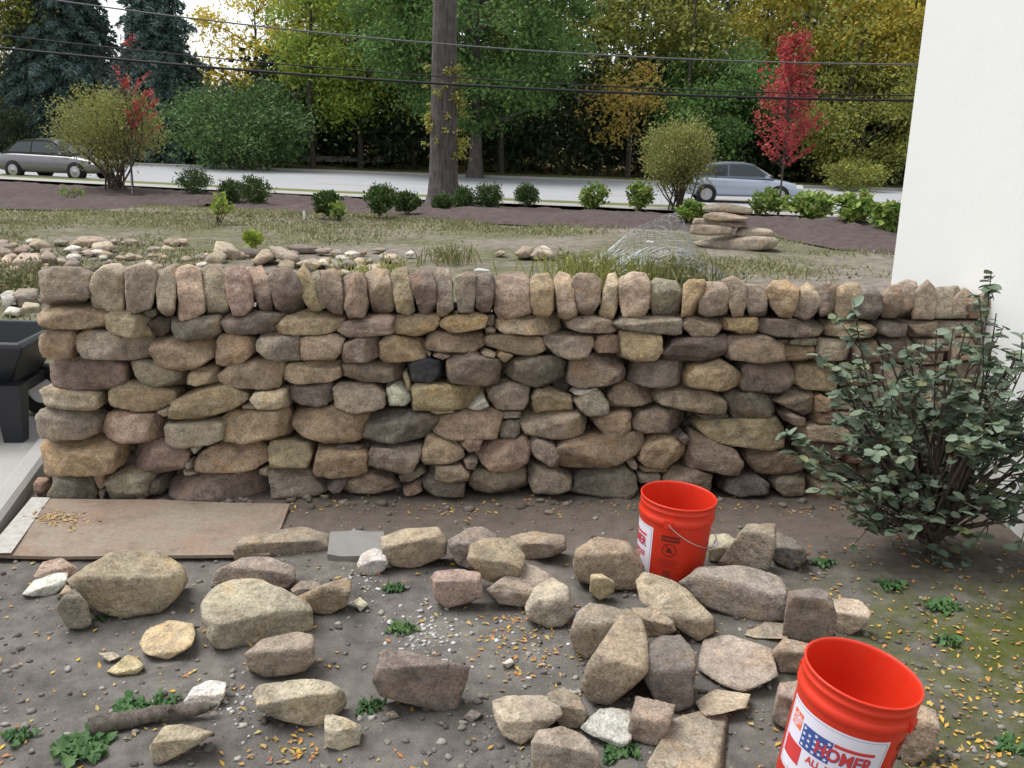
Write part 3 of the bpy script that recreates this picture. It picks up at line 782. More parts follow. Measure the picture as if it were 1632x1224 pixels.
# ------------------------------------------------------------------ loose stones
def loose_rock(poly, code, t, label, cat='rock', name='rock', gzz=0.0, group=None, ry=None, thick=0.85, al=-3, be=8, seed=0, p=60, rough=0.020, res=19, chips=4, sink=0.012, lift=1.0, mat=None):
    r = np.random.default_rng(seed); poly = hull2d(expand(poly, 1.035))
    cx, cy = poly.mean(axis=0); i = poly[:, 1].argmax(); top = poly[poly[:, 1].argmin()]
    gp = poly[i]
    if ry is not None: G = at_y(*gp, ry)
    else: G = on_g(gp[0], gp[1], gzz)
    v = ray(cx, cy); v /= np.linalg.norm(v); vh = np.array([v[0], v[1], 0]); vh /= np.linalg.norm(vh); up = np.array([0, 0, 1.0]); side = np.cross(vh, up)
    Q = []
    for q in poly:
        rr = ray(*q); Q.append(CAM + rr * (((G - CAM) @ v) / (rr @ v)))
    Q = np.array(Q); cen = Q.mean(axis=0); N, d = [], []
    for k in range(len(Q)):
        a, b = Q[k], Q[(k + 1) % len(Q)]; n = np.cross(a - CAM, b - CAM); n /= np.linalg.norm(n) + 1e-12
        if n @ (cen - CAM) > n @ (a - CAM): n = -n
        N.append(n); d.append(n @ a)
    zb = G[2] - sink
    N.append(-up); d.append(-zb)
    A = math.radians(al + r.uniform(-6, 10)); nf = -vh * math.cos(A) + up * math.sin(A) + side * r.normal() * 0.18; nf /= np.linalg.norm(nf)
    N.append(nf); d.append(nf @ (G - vh * 0.004))
    yt = top[1] + t * (gp[1] - top[1]); rr = ray(cx, yt)
    den = rr @ nf; X = CAM + rr * ((d[-1] - nf @ CAM) / den)
    Bm = math.radians(be + r.uniform(-5, 9)); nt = up * math.cos(Bm) - vh * math.sin(Bm) + side * r.normal() * 0.13; nt /= np.linalg.norm(nt)
    N.append(nt); d.append(nt @ X)
    wid = np.linalg.norm(Q.max(axis=0) - Q.min(axis=0))
    rt = ray(cx, top[1]); Bp = CAM + rt * ((nt @ X - nt @ CAM) / (rt @ nt)) if rt @ nt < -1e-3 else G + vh * 9
    dep = float(np.clip((Bp - G) @ vh * 1.03, 0.05, wid * thick))
    N.append(vh); d.append(vh @ G + dep)
    N = np.array(N); d = np.array(d)
    lo = np.minimum(Q.min(axis=0), G - 0.02); hi = np.maximum(Q.max(axis=0), G + 0.02); hi = hi + np.abs(vh) * dep; lo[2] = zb
    org, s = cheb(N, d, lo, hi, r, 6000)
    B3 = np.array([side, vh, up])
    P, F, size = rock_mesh(N, d, org, B3, p=p, rough=rough, seed=seed, res=res, chips=chips, chip_dir=up * 0.75 - vh * 0.75, lock=zb)
    base = np.array([org[0], org[1], zb]); m = MB(); m.add(P + org - base, F)
    o = m.build(name, mat or STONE, None, True); o.location = Vector([float(q) for q in base]); set_col(o, code, r, lift); cc = np.array(o.color[:3]); cc = cc * 0.72 + cc.mean() * np.array([1.04, 1.0, 0.93]) * 0.28; o.color = (*[float(q) for q in cc], 1)
    tag(o, label, cat, group); return o
Z4 = (0, 780, 2.757); Z5 = (360, 780, 2.757); Z6 = (760, 780, 2.757); Z7 = (1072, 780, 2.757)
ROCKS = '''Z4 T .42 0 big tan boulder beside the grey upright flake in front of the board|300,400 420,320 530,262 690,270 800,340 820,400 770,480 690,545 540,562 430,530 360,490
Z4 N .5 0 low pinkish stone tucked behind the big tan boulder|150,385 190,320 270,300 345,350 360,400 230,395
Z4 W .6 0 white and grey quartz lump left of the big tan boulder|100,460 150,400 230,365 298,368 285,420 230,468 140,470
Z4 G .2 0 thin grey stone flake leaning by the big tan boulder|245,520 280,470 325,430 385,505 400,590 370,615 300,610 265,560
Z4 O .5 0 small ochre stone between the quartz lump and the boulder|250,475 290,420 345,440 285,488
Z4 Y .80 0 flat pale yellow stone lying alone on the soil|612,680 650,590 740,575 850,590 858,640 840,690 740,745 640,725
Z4 Y .75 0 small yellow wedge of stone below the flat yellow one|470,800 560,730 600,740 635,780 600,812 520,818
Z4 L .8 0 small flat tan chip touching the yellow wedge|435,720 500,715 530,735 480,757
Z4 G .35 0 layered greyish stone behind the large pale grey boulder|930,430 960,350 1080,295 1190,300 1290,340 1295,400 1240,450 1100,460
Z4 L .55 0 large pale grey and purple boulder with cracks|885,510 930,440 1000,395 1130,395 1260,450 1360,510 1375,620 1330,650 1130,660 980,700 930,680 890,560
Z4 B .4 0 rounded brown stone in front of the large pale boulder|1080,720 1150,660 1300,628 1375,640 1375,760 1330,800 1170,825 1095,785
Z4 G .5 0 small grey stone behind the tan wedge|1280,440 1320,400 1400,405 1420,450 1340,475 1290,465
Z4 T .3 0 tan wedge-shaped stone pointing at the pale boulder|1300,475 1420,420 1540,380 1545,430 1520,510 1450,548 1380,540
Z4 L .42 0 long whitish and purple stone with a pale top|1115,900 1150,840 1250,825 1430,830 1510,890 1520,950 1430,1030 1350,1038 1200,1000 1140,970
Z4 W .5 0 blue-grey and white quartz stone beside the branch|812,930 850,870 920,840 990,850 985,900 950,970 830,972
Z4 T .4 0 small orange-tan split stone in front of the branch|660,1130 720,1040 800,1032 935,1070 870,1120 790,1160 700,1210 670,1190
Z4 B .45 0 long flat-topped brown stone lying across the board edge|1030,260 1060,215 1250,175 1330,165 1455,200 1455,270 1330,300 1180,305 1035,312
Z5 L .4 0 small block with a whitish top next to the long whitish stone|435,985 520,1000 595,1040 585,1120 500,1145 440,1130
Z5 T .35 0 chunky tan block between the white lump and the leaning stones|680,210 760,180 930,165 970,220 960,290 820,350 730,330 690,285
Z5 W .45 0 round chalky white lump in front of the paving block|578,330 600,280 650,258 695,275 712,325 690,360 640,380 590,370
Z5 R .3 0 reddish brown block below the leaning tan stones|895,390 930,350 1040,352 1115,370 1125,470 1060,500 970,522 920,480
Z5 G .4 0 speckled grey stone at the back of the leaning stones|975,230 1060,175 1130,163 1190,200 1170,330 1110,360 1020,330
Z5 T .5 .05 tan stone leaning on the speckled grey stone|1045,260 1130,215 1260,210 1310,300 1290,380 1200,418 1130,390 1060,310
Z5 T .45 0 flat oval tan stone right of the leaning stones|1250,200 1350,180 1490,205 1490,265 1420,300 1330,308 1270,270
Z5 G .62 0 flat grey-tan stone underneath the leaning tan stone|1145,440 1200,400 1320,320 1430,380 1400,440 1310,515 1200,500
Z5 L .42 0 pale tan block with a bright top before the flat grey stone|1315,520 1360,430 1430,388 1500,430 1530,550 1480,600 1410,605 1330,570
Z5 P .28 0 big grey-purple stone standing on edge on the open soil|650,840 690,700 780,710 930,750 1070,780 1060,820 1010,970 940,975 800,935 680,905
Z5 G .5 0 small grey pebble-like stone near the pink-topped rock|1040,1005 1080,965 1130,990 1080,1022
Z5 N .5 0 small pinkish chip beside a weed on the open soil|700,985 740,970 765,1000 710,1012
Z5 W .5 0 small white stone lying alone near the mossy soil|1215,765 1250,740 1270,760 1240,787
Z5 W .6 0 small pale stone half buried near the low spreading weed|555,490 590,475 625,505 590,537
Z6 T .3 0 humped tan stone with a dark front behind the yellowish upright|425,330 440,260 530,208 660,230 720,290 725,400 690,440 560,440 450,400
Z6 Y .2 0 small yellowish stone standing upright under the humped stone|495,450 500,370 545,365 600,405 600,450 540,487
Z6 T .58 0.01 long tan brick-like stone lying aslant in front of the far bucket|700,400 740,362 850,400 920,440 1035,560 1040,620 970,665 900,620 720,500
Z6 G .35 0 large rugged grey-green stone in front of the far bucket|895,410 980,345 1190,335 1330,380 1360,440 1345,570 1240,580 1100,550 1000,510
Z6 G .14 0 upright squared grey stone behind the rugged stone|1090,260 1165,140 1310,150 1310,250 1280,350 1190,362 1060,330
Z6 S .4 0 dark grey stone leaning against the upright squared stone|1290,260 1320,185 1400,225 1450,280 1440,320 1380,352 1300,310
Z6 L .5 0 pale grey stone beside the far bucket's wire handle|1020,200 1090,190 1150,230 1080,322 1020,310
Z6 G .4 0 pale grey rounded boulder behind the large propped stone|410,640 440,540 500,495 590,490 650,520 640,700 480,742 430,700
Z6 T .45 .04 tan stone wedged behind the large propped stone|680,520 790,520 860,580 875,620 800,645 700,655
Z6 T .55 .02 large smooth tan stone propped on edge at the centre of the heap|465,860 480,780 600,600 650,520 720,560 750,660 750,800 700,850 580,945 500,930
Z6 S .4 0 dark grey jagged stone right of the large propped stone|740,740 760,650 890,640 960,720 960,800 940,950 880,985 770,905 735,830
Z6 N .5 0 tan stone with a pink end in the bare soil|70,930 150,905 330,910 380,990 290,1060 190,1120 110,1080 75,1000
Z6 G .45 0 grey stone behind the stone with a pink end|310,900 380,870 450,910 485,980 460,1040 380,1057 340,990
Z6 G .4 0 round-shouldered grey stone in front of the pink-ended stone|245,1110 270,1060 370,1045 470,1080 540,1170 530,1275 250,1275
Z6 W .75 0 flat whitish stone flake in front of the propped stone|455,1050 540,960 670,960 680,1110 630,1140 520,1090
Z6 B .45 0 squared brown stone between the white flake and the flat slab|665,1060 700,910 800,930 870,950 840,1060 790,1132 680,1100
Z6 T .35 0 tan block behind the near bucket next to the cracked slab|1300,710 1350,655 1500,690 1490,810 1330,803
Z6 G .4 0 greyish brown rounded stone left of the near bucket|1300,1010 1330,850 1470,830 1500,1050 1370,1060
Z7 P .2 0 purplish grey stone standing behind the near bucket|485,640 510,450 620,430 690,460 720,560 700,640 630,672 530,660
Z7 L .45 0 pale oval stone right of the purplish grey stone|690,500 740,475 820,485 870,540 860,590 780,640 720,637
Z7 T .3 0 rounded tan stone right of the near bucket|1000,1050 1080,920 1150,960 1175,1060 1130,1160 1060,1207 1010,1190'''
SLABS = '''Z6 G .97 0 cracked flat grey slab lying between the rock heap and the near bucket|960,780 1000,660 1110,640 1290,700 1320,820 1170,892 1050,850
Z6 G .97 0 large flat grey slab in front of the near bucket's stones|740,1230 870,1010 1060,955 1300,950 1365,1080 1350,1290 740,1290
Z6 B .97 0 flat brownish slab under the rugged grey-green stone|1000,560 1150,555 1350,590 1360,650 1120,650
Z6 T .97 0 thin pale slab fragment between the two flat slabs|960,930 1050,880 1200,900 1180,960 1000,1000'''
zones = dict(Z4=Z4, Z5=Z5, Z6=Z6, Z7=Z7); sd_ = 500
for txt, slab in ((ROCKS, False), (SLABS, True)):
    for ln in txt.split('\n'):
        head, co = ln.split('|'); z, code, t, g, lab = head.split(' ', 4)
        if slab: loose_rock(pts(co, zones[z]), code, float(t), lab, 'stone slab', 'stone_slab', 0.03, lift=1.45, seed=sd_, al=40, be=1, p=40, rough=0.012, chips=2, sink=0.02, thick=2.5)
        else: loose_rock(pts(co, zones[z]), code, float(t), lab, gzz=float(g), seed=sd_, lift=1.16)
        sd_ += 1
# ------------------------------------------------------------------ board and paving block on the soil
def quad_board(name, corners, th, dz, mat, lab, cat):
    C4 = np.array([[*on_g(*q)[:2], 0] for q in corners]); m = MB(); n = 14; V = []; r = np.random.default_rng(3)
    for s in (1, 0):
        for i in range(n + 1):
            for j in range(n + 1):
                u, v = i / n, j / n; p = (C4[0] * (1 - u) + C4[1] * u) * (1 - v) + (C4[3] * (1 - u) + C4[2] * u) * v
                V.append((p[0], p[1], dz + th * s + 0.006 * math.sin(3 * u + 4 * v) + 0.004 * float(vnoise(np.array([[u * 4, v * 3, 0]]), 2)[0])))
    I = np.arange((n + 1) ** 2).reshape(n + 1, n + 1); top = np.stack([I[:-1, :-1], I[:-1, 1:], I[1:, 1:], I[1:, :-1]], -1).reshape(-1, 4); k = (n + 1) ** 2
    m.add(V, top[:, ::-1] if False else top); F = [tuple(q) for q in (top[:, ::-1] + k)]
    ring = list(I[:, 0]) + list(I[-1, 1:]) + list(I[-2::-1, -1]) + list(I[0, -2:0:-1])
    F += [(ring[i], ring[(i + 1) % len(ring)], ring[(i + 1) % len(ring)] + k, ring[i] + k) for i in range(len(ring))]
    m2 = MB(); m2.add(V, [tuple(q) for q in top] + F); return m2.build(name, mat), C4
def mat_board():
    t = NT('weathered_plywood'); o = t.obj(); g = t.noise(t.scaled(o, (1.2, 28, 28)), 1.0, 6, 0.65, 0.3); s = t.noise(o, 3.2, 6, 0.7, 0.8); f = t.noise(o, 60, 4, 0.7)
    c = t.mix(g, (0.225, 0.185, 0.145), (0.31, 0.26, 0.205)); c = t.mix(t.ramp(s, [(0.44, 0.0), (0.62, 0.7)]), c, (0.27, 0.18, 0.13))
    c = t.mix(t.ramp(t.noise(o, 7, 6, 0.75), [(0.5, 0.0), (0.68, 0.6)]), c, (0.13, 0.10, 0.08)); c = t.mix(1.0, c, t.ramp(f, [(0.3, 0.8), (0.7, 1.15)]), 'MULTIPLY')
    t.l(c, t.b.inputs['Base Color']); t.b.inputs['Roughness'].default_value = 0.9; t.bump(f, 0.3, 0.004); return t.m
bd, C4 = quad_board('plywood_board', ((52, 803), (462, 812), (430, 893), (-22, 893)), 0.014, 0.012, mat_board(), '', '')
tag(bd, 'weathered tan sheet of plywood lying flat at the foot of the wall', 'board')
mb = MB(); a, b, c, d = C4[0], C4[3], C4[3] * 0.91 + C4[2] * 0.09, C4[0] * 0.93 + C4[1] * 0.07
mb.add([(*q[:2], z) for z in (0.0305, 0.034) for q in (a, b, c, d)], [(4, 5, 6, 7), (0, 1, 5, 4), (1, 2, 6, 5), (2, 3, 7, 6), (3, 0, 4, 7)])
o = mb.build('painted_edge', mat_simple('chipped_white_paint', (0.42, 0.405, 0.37), 0.8, 0, 0.5, 30, bump=0.3), None); o['label'] = 'chipped white painted strip along one end'; o.parent = bd
pv, _ = quad_board('paving_block', ((527, 858), (612, 858), (614, 897), (522, 893)), 0.035, -0.005, mat_paved('old_paver', (0.19, 0.18, 0.172), (0.27, 0.26, 0.245), 9), '', '')
tag(pv, 'grey concrete paving block behind the chalky white lump', 'paving block')

# ------------------------------------------------------------------ buckets
BZ = [(0.132, 0.0), (0.1325, 0.01), (0.1455, 0.290)]
def b_r(z): return 0.1325 + (0.1465 - 0.1325) * z / 0.29
def mat_plastic(name, col, rough=0.38):
    t = NT(name); o = t.obj(); n = t.noise(o, 6, 4); c = t.mix(n, tuple(q * 0.93 for q in col), tuple(min(1, q * 1.05) for q in col))
    d = t.ramp(t.noise(o, 14, 7, 0.75), [(0.62, 0.0), (0.8, 0.35)]); c = t.mix(d, c, (0.45, 0.13, 0.06))
    t.l(c, t.b.inputs['Base Color']); t.b.inputs['Roughness'].default_value = rough; t.b.inputs['Specular IOR Level'].default_value = 0.4
    t.b.inputs['Subsurface Weight'].default_value = 0.0
    t.l(t.ramp(t.noise(o, 30, 5, 0.7), [(0.3, rough - 0.08), (0.7, rough + 0.2)]), t.b.inputs['Roughness']); return t.m
ORANGE = mat_plastic('orange_plastic', (0.66, 0.036, 0.012)); DARKP = mat_simple('dark_print', (0.10, 0.02, 0.015), 0.5); WHITEP = mat_simple('label_white', (0.72, 0.70, 0.78), 0.5, 0, 0.06)
REDP = mat_simple('label_red', (0.60, 0.05, 0.05), 0.5); BLUEP = mat_simple('label_blue', (0.05, 0.09, 0.30), 0.5); STEEL = mat_simple('galvanised_wire', (0.50, 0.50, 0.51), 0.35, 0.9); GRIP = mat_simple('white_grip', (0.75, 0.73, 0.74), 0.45)
ORP = mat_simple('label_orange', (0.85, 0.16, 0.05), 0.5); FADED = mat_simple('faded_print', (0.30, 0.03, 0.018), 0.5)
def wrap(th, z, e): r = b_r(z) + e; return (r * math.cos(th), r * math.sin(th), z)
def patch(name, mat, par, c, s0, s1, z0, z1, e, n=14):
    """rectangle on the bucket side: s = arc metres right of the centre angle c (as seen from outside)"""
    V, F = [], []
    for j, z in enumerate(np.linspace(z0, z1, 5)):
        for i in range(n + 1): V.append(wrap(c + (s0 + (s1 - s0) * i / n) / 0.14, z, e))
    for j in range(4):
        for i in range(n): a = j * (n + 1) + i; F.append((a, a + 1, a + n + 2, a + n + 1))
    m = MB(); m.add(V, np.array(F)); return m.build(name, mat, par)
def shape(name, mat, par, c, pts2, e):
    cen = np.mean(pts2, axis=0); V = [wrap(c + q[0] / 0.14, q[1], e) for q in pts2] + [wrap(c + cen[0] / 0.14, cen[1], e)]
    n = len(pts2); m = MB(); m.add(V, [(i, (i + 1) % n, n) for i in range(n)]); return m.build(name, mat, par)
def lettering(name, txt, size, mat, par, c, s, z, e, rot=0.0, bold=0.0, sx=1.0):
    cu = bpy.data.curves.new(name, 'FONT'); cu.body = txt; cu.size = size; cu.align_x = 'CENTER'; cu.align_y = 'CENTER'; cu.offset = bold; cu.resolution_u = 3; cu.space_line = 0.8
    t = bpy.data.objects.new('tmp', cu); COL.objects.link(t); bpy.context.view_layer.update()
    me = bpy.data.meshes.new_from_object(t.evaluated_get(bpy.context.evaluated_depsgraph_get())); bpy.data.objects.remove(t)
    bm = bmesh.new(); bm.from_mesh(me); bmesh.ops.triangulate(bm, faces=bm.faces); bmesh.ops.subdivide_edges(bm, edges=[q for q in bm.edges if q.calc_length() > size * 0.3], cuts=1)
    ca, sa = math.cos(rot), math.sin(rot)
    for v in bm.verts:
        x, y = v.co.x * sx, v.co.y; x, y = x * ca - y * sa, x * sa + y * ca; v.co = wrap(c + (s + x) / 0.14, z + y, e)
    bm.to_mesh(me); bm.free(); me.materials.clear(); me.materials.append(mat); o = bpy.data.objects.new(name, me); COL.objects.link(o); o.parent = par; return o
def bucket(loc, rot, face, label, cen_label):
    """face: angle (bucket frame) of the middle of the paper label"""
    t = empty('bucket', loc, label, 'bucket', None); t.rotation_euler = rot
    prof = [(0.001, 0.004), (0.125, 0.004), (0.131, 0.0), (0.1335, 0.006), (b_r(0.275), 0.275), (0.1475, 0.283), (0.1505, 0.287), (0.1525, 0.294), (0.1525, 0.306), (0.1495, 0.311), (0.1475, 0.316), (0.1478, 0.333), (0.1505, 0.336), (0.1508, 0.342), (0.1482, 0.345), (0.1484, 0.358),
            (0.1525, 0.361), (0.1530, 0.366), (0.1500, 0.369), (0.1465, 0.367), (0.1455, 0.36), (0.1445, 0.33), (0.1405, 0.25), (0.1300, 0.012), (0.001, 0.010)]
    m = MB(); m.lathe(prof, 72); m.build('body', ORANGE, t, True)
    ea = face + 0.205 / 0.14 * 1.0
    bail = []
    for k in range(2):
        a = ea + math.pi * k; e = MB(); V = []
        for w, z in ((-0.017, 0.283), (0.017, 0.283), (0.017, 0.314), (-0.017, 0.314)):
            for dr in (0.1495, 0.1585): V.append((dr * math.cos(a + w / 0.15), dr * math.sin(a + w / 0.15), z))
        e.add(V, [(1, 3, 5, 7), (0, 1, 7, 6), (0, 2, 3, 1), (2, 4, 5, 3), (4, 6, 7, 5)]); e.build('handle_ear', ORANGE, t)
    P = []
    for i in range(37):
        f = i / 36 * math.pi; a = ea + f; R_ = 0.160 + 0.012 * math.sin(f); P.append((R_ * math.cos(a), R_ * math.sin(a), 0.300 - 0.105 * math.sin(f) ** 0.9))
    h = MB(); h.tube(P, 0.002, 6); hd = h.build('wire_handle', STEEL, t, True)
    g = MB(); g.tube(P[16:21], [0.0075, 0.009, 0.009, 0.009, 0.0075], 10); g.build('grip', GRIP, hd, True)
    # paper label
    L = patch('label_panel', WHITEP, t, face, -0.145, 0.145, 0.055, 0.262, 0.0006, 30); L['label'] = 'printed white paper label'
    for (s0, s1, z0, z1) in ((-0.139, 0.139, 0.2545, 0.2555), (-0.139, 0.139, 0.061, 0.062), (0.138, 0.139, 0.061, 0.2555), (-0.139, -0.138, 0.061, 0.2555)): patch('label_border', BLUEP, L, face, s0, s1, z0, z1, 0.0010)
    patch('flag_field', BLUEP, L, face, -0.075, 0.012, 0.155, 0.222, 0.0012)
    rr = random.Random(4)
    for i in range(5):
        for j in range(4):
            cx_, cz_ = -0.067 + i * 0.0175, 0.163 + j * 0.0165 + (i % 2) * 0.005; ps = []
            for k in range(10):
                q = 0.0062 if k % 2 == 0 else 0.0027; an = math.pi / 2 + k * math.pi / 5; ps.append((cx_ + q * math.cos(an), cz_ + q * math.sin(an)))
            if cz_ < 0.217: shape('star', WHITEP, L, face, ps, 0.0016)
    for (z0, z1) in ((0.212, 0.222), (0.070, 0.080)): patch('stripe', REDP, L, face, 0.014 if z0 > 0.1 else -0.07, 0.115, z0, z1, 0.0012)
    lettering('lettering_shadow', 'HOMER', 0.052, BLUEP, L, face, 0.043, 0.1835, 0.0014, 0.0, 0.0022, 0.80)
    lettering('lettering', 'HOMER', 0.052, REDP, L, face, 0.042, 0.185, 0.0020, 0.0, 0.0012, 0.80)
    lettering('lettering', 'ALL-PURPOSE\nBUCKET', 0.030, REDP, L, face, 0.035, 0.122, 0.0016, 0.0, 0.0008, 0.85)
    patch('logo_panel', REDP, L, face, -0.132, -0.062, 0.095, 0.150, 0.0012)
    lg = patch('logo_square', ORP, L, face, -0.124, -0.082, 0.190, 0.236, 0.0012)
    lettering('logo_lettering', 'THE\nHOME\nDEPOT', 0.014, WHITEP, L, face, -0.103, 0.213, 0.0017, math.radians(40), 0.0004, 1.0)
    # warning print beside the label
    wc = face + 0.218 / 0.14
    patch('warning_bar', DARKP, t, wc, -0.036, 0.036, 0.222, 0.246, 0.0008)
    lettering('warning_lettering', 'WARNING', 0.015, ORANGE, t, wc, 0.0, 0.234, 0.0013, 0, 0.0002)
    ring = MB(); V = []; n = 40
    for i in range(n):
        for q in (0.0245, 0.0280):
            an = 2 * math.pi * i / n; V.append(wrap(wc + q * math.cos(an) / 0.14, 0.186 + q * math.sin(an), 0.0008))
    ring.add(V, np.array([(2 * i, 2 * i + 1, (2 * i + 3) % (2 * n), (2 * i + 2) % (2 * n)) for i in range(n)])); ring.build('prohibition_ring', DARKP, t)
    shape('prohibition_bar', DARKP, t, wc, [(-0.0195, 0.2025), (-0.0165, 0.2055), (0.0195, 0.1695), (0.0165, 0.1665)], 0.0010)
    shape('prohibition_figure', DARKP, t, wc, [(-0.012, 0.175), (0.010, 0.175), (0.009, 0.186), (0.003, 0.197), (-0.005, 0.195), (-0.010, 0.186)], 0.0008)
    lettering('warning_lettering', 'CHILDREN CAN FALL\nINTO BUCKET AND DROWN.\nKEEP CHILDREN AWAY\nFROM BUCKET WITH\nEVEN A SMALL\nAMOUNT OF LIQUID.', 0.0075, FADED, t, wc, 0, 0.128, 0.0008)
    patch('print_block', FADED, t, wc, -0.017, 0.017, 0.062, 0.096, 0.0008)
    return t
def place_bucket(px, py, depth, lean_x, lean_y, face_deg, label):
    r = ray(px, py); P = CAM + r * depth / (r @ cF)
    rot = Matrix.Rotation(lean_x, 3, 'Y') @ Matrix.Rotation(lean_y, 3, 'X')
    ax = rot @ Vector((0, 0, 1)); base = Vector(P.tolist()) - ax * 0.365
    to = math.atan2(-P[1], -P[0])
    return bucket(base, rot.to_euler(), to + math.radians(face_deg), label, 0)
# angles increase anticlockwise seen from above, so "to the right as seen from outside" is positive
place_bucket(1082, 790, 3.78, math.radians(3.5), math.radians(1.0), -94, 'orange plastic bucket near the wall with its wire handle and warning print showing')
place_bucket(1376, 1071, 2.46, math.radians(9), math.radians(3.0), -14, 'orange plastic bucket with a flag label facing out, standing by the flat slab')

# ------------------------------------------------------------------ black dump cart on the driveway
POLY = mat_simple('black_poly', (0.018, 0.020, 0.024), 0.42, 0, 0.2, 4, 0.4); RUB = mat_simple('rubber', (0.015, 0.015, 0.015), 0.8)
A = at_z(30, 547, 0.60); Bc = at_z(76, 521, 0.61)
ex_ = (Bc - A); ex_[2] = 0; wd = np.linalg.norm(ex_); ex_ /= wd; ey_ = np.array([-ex_[1], ex_[0], 0.0]); wd = max(wd, 0.62)
cart = empty('dump_cart', (*(A + ex_ * wd / 2 + ey_ * 0.45)[:2], 0.03), 'black plastic garden dump cart on the driveway beyond the wall end', 'cart')
def cq(u, v, z): q = A + ex_ * u + ey_ * v; return (q[0], q[1], z)
mb = MB(); Lc = 0.95
rim = [cq(0, 0, .60), cq(wd, 0, .60), cq(wd, Lc, .62), cq(0, Lc, .62)]; bot = [cq(.10, .12, .33), cq(wd - .10, .12, .33), cq(wd - .10, Lc - .25, .33), cq(.10, Lc - .25, .33)]
irim = [cq(.02, .02, .60), cq(wd - .02, .02, .60), cq(wd - .02, Lc - .02, .62), cq(.02, Lc - .02, .62)]; ibot = [cq(.115, .135, .345), cq(wd - .115, .135, .345), cq(wd - .115, Lc - .265, .345), cq(.115, Lc - .265, .345)]
lip = [(q[0] + (q[0] - cq(wd / 2, Lc / 2, 0)[0]) * .05, q[1] + (q[1] - cq(wd / 2, Lc / 2, 0)[1]) * .05, q[2] - .03) for q in rim]
F = []
for a, b in ((0, 4), (4, 8), (8, 12), (12, 16)):
    for i in range(4): F.append((a + i, a + (i + 1) % 4, b + (i + 1) % 4, b + i))
mb.add(bot + lip + rim + irim + ibot, F + [(3, 2, 1, 0), (16, 17, 18, 19)]); o = mb.build('tub', POLY); keep(o, cart)
mo = o.modifiers.new('bevel', 'BEVEL'); mo.width = 0.012; mo.segments = 2
mb = MB(); mb.box(cq(wd / 2, .45, .29), (wd * .7, .7, .06), math.atan2(ex_[1], ex_[0])); keep(mb.build('chassis', POLY), cart)
for u, v in ((.06, .10), (.06, .62)):
    mb = MB(); mb.box(cq(u, v, .19), (.08, .10, .34), math.atan2(ex_[1], ex_[0]), 1.5); keep(mb.build('leg', POLY), cart)
for u, v in ((wd - .05, .14), (wd - .05, .68)):
    mb = MB(); n = 24; V = []; cw = np.array(cq(u, v, .19)); prof = [(.08, -.035), (.15, -.04), (.16, -.02), (.16, .02), (.15, .04), (.08, .035)]
    for rr_, w in prof:
        for j in range(n): an = 2 * math.pi * j / n; V.append(cw + ex_ * w + ey_ * rr_ * math.cos(an) + np.array([0, 0, rr_ * math.sin(an)]))
    mb.add(V, np.array([(i * n + j, i * n + (j + 1) % n, (i + 1) * n + (j + 1) % n, (i + 1) * n + j) for i in range(5) for j in range(n)])); wo_ = mb.build('wheel', RUB, None, True); keep(wo_, cart)
    mb = MB(); mb.tube([cw - ex_ * .03, cw + ex_ * .03], [.085, .085], 20); h = mb.build('hub', GRIP); keep(h, cart)

# ------------------------------------------------------------------ branch on the soil
P0, P1 = on_g(145, 1172), on_g(348, 1140); mb = MB(); q = []
for i in range(11):
    u = i / 10; p = P0 * (1 - u) + P1 * u; q.append((p[0] + 0.006 * math.sin(u * 9), p[1] + 0.012 * math.sin(u * 5), 0.024 + 0.018 * u + 0.004 * math.sin(u * 14)))
mb.tube(q, [0.030, 0.031, 0.027, 0.027, 0.024, 0.024, 0.022, 0.019, 0.018, 0.014, 0.006], 10)
mb.tube([q[6], (q[6][0] + .03, q[6][1] - .02, q[6][2] + .03)], [0.012, 0.008], 6)
tag(mb.build('branch', mat_bark('dead_bark', (0.10, 0.085, 0.07), (0.28, 0.24, 0.20), 20), None, True), 'broken grey-brown branch lying among green weeds on the soil', 'branch')
# ------------------------------------------------------------------ foliage helpers
def unit(v): return v / (np.linalg.norm(v, axis=-1, keepdims=True) + 1e-9)
def leaf_cards(C, size, r, flat=0.3, aspect=0.55, fold=0.25, D=None):
    """folded rhombic leaves: C centres (n,3). returns V,F (two triangles per leaf, sharing the midrib)"""
    n = len(C); d = unit(r.normal(size=(n, 3)) if D is None else D + r.normal(size=(n, 3)) * 0.8)
    up = unit(r.normal(size=(n, 3)) * (1 - flat) + np.array([0, 0, 1.0]) * flat * 2)
    s = unit(np.cross(d, up)); nn = np.cross(s, d); L = (size * r.uniform(0.65, 1.3, n))[:, None]
    V = np.stack([C - d * L * 0.5, C + s * L * aspect * 0.5 + nn * L * fold * 0.3, C + d * L * 0.5, C - s * L * aspect * 0.5 + nn * L * fold * 0.3], 1).reshape(-1, 3)
    k = np.arange(n)[:, None] * 4
    return V, np.concatenate([k + np.array([0, 1, 2]), k + np.array([0, 2, 3])], 0)
def limb(mb, a, b, r0, r1, rr, bend=0.12, k=6, seg=6):
    a = np.asarray(a, float); b = np.asarray(b, float); L = np.linalg.norm(b - a); o = rr.normal(size=3) * L * bend; o[2] = abs(o[2]) * 0.4
    P = [a * (1 - u) + b * u + o * math.sin(math.pi * u) * 0.6 for u in np.linspace(0, 1, seg)]
    mb.tube(P, list(np.linspace(r0, r1, seg)), k, False); return P

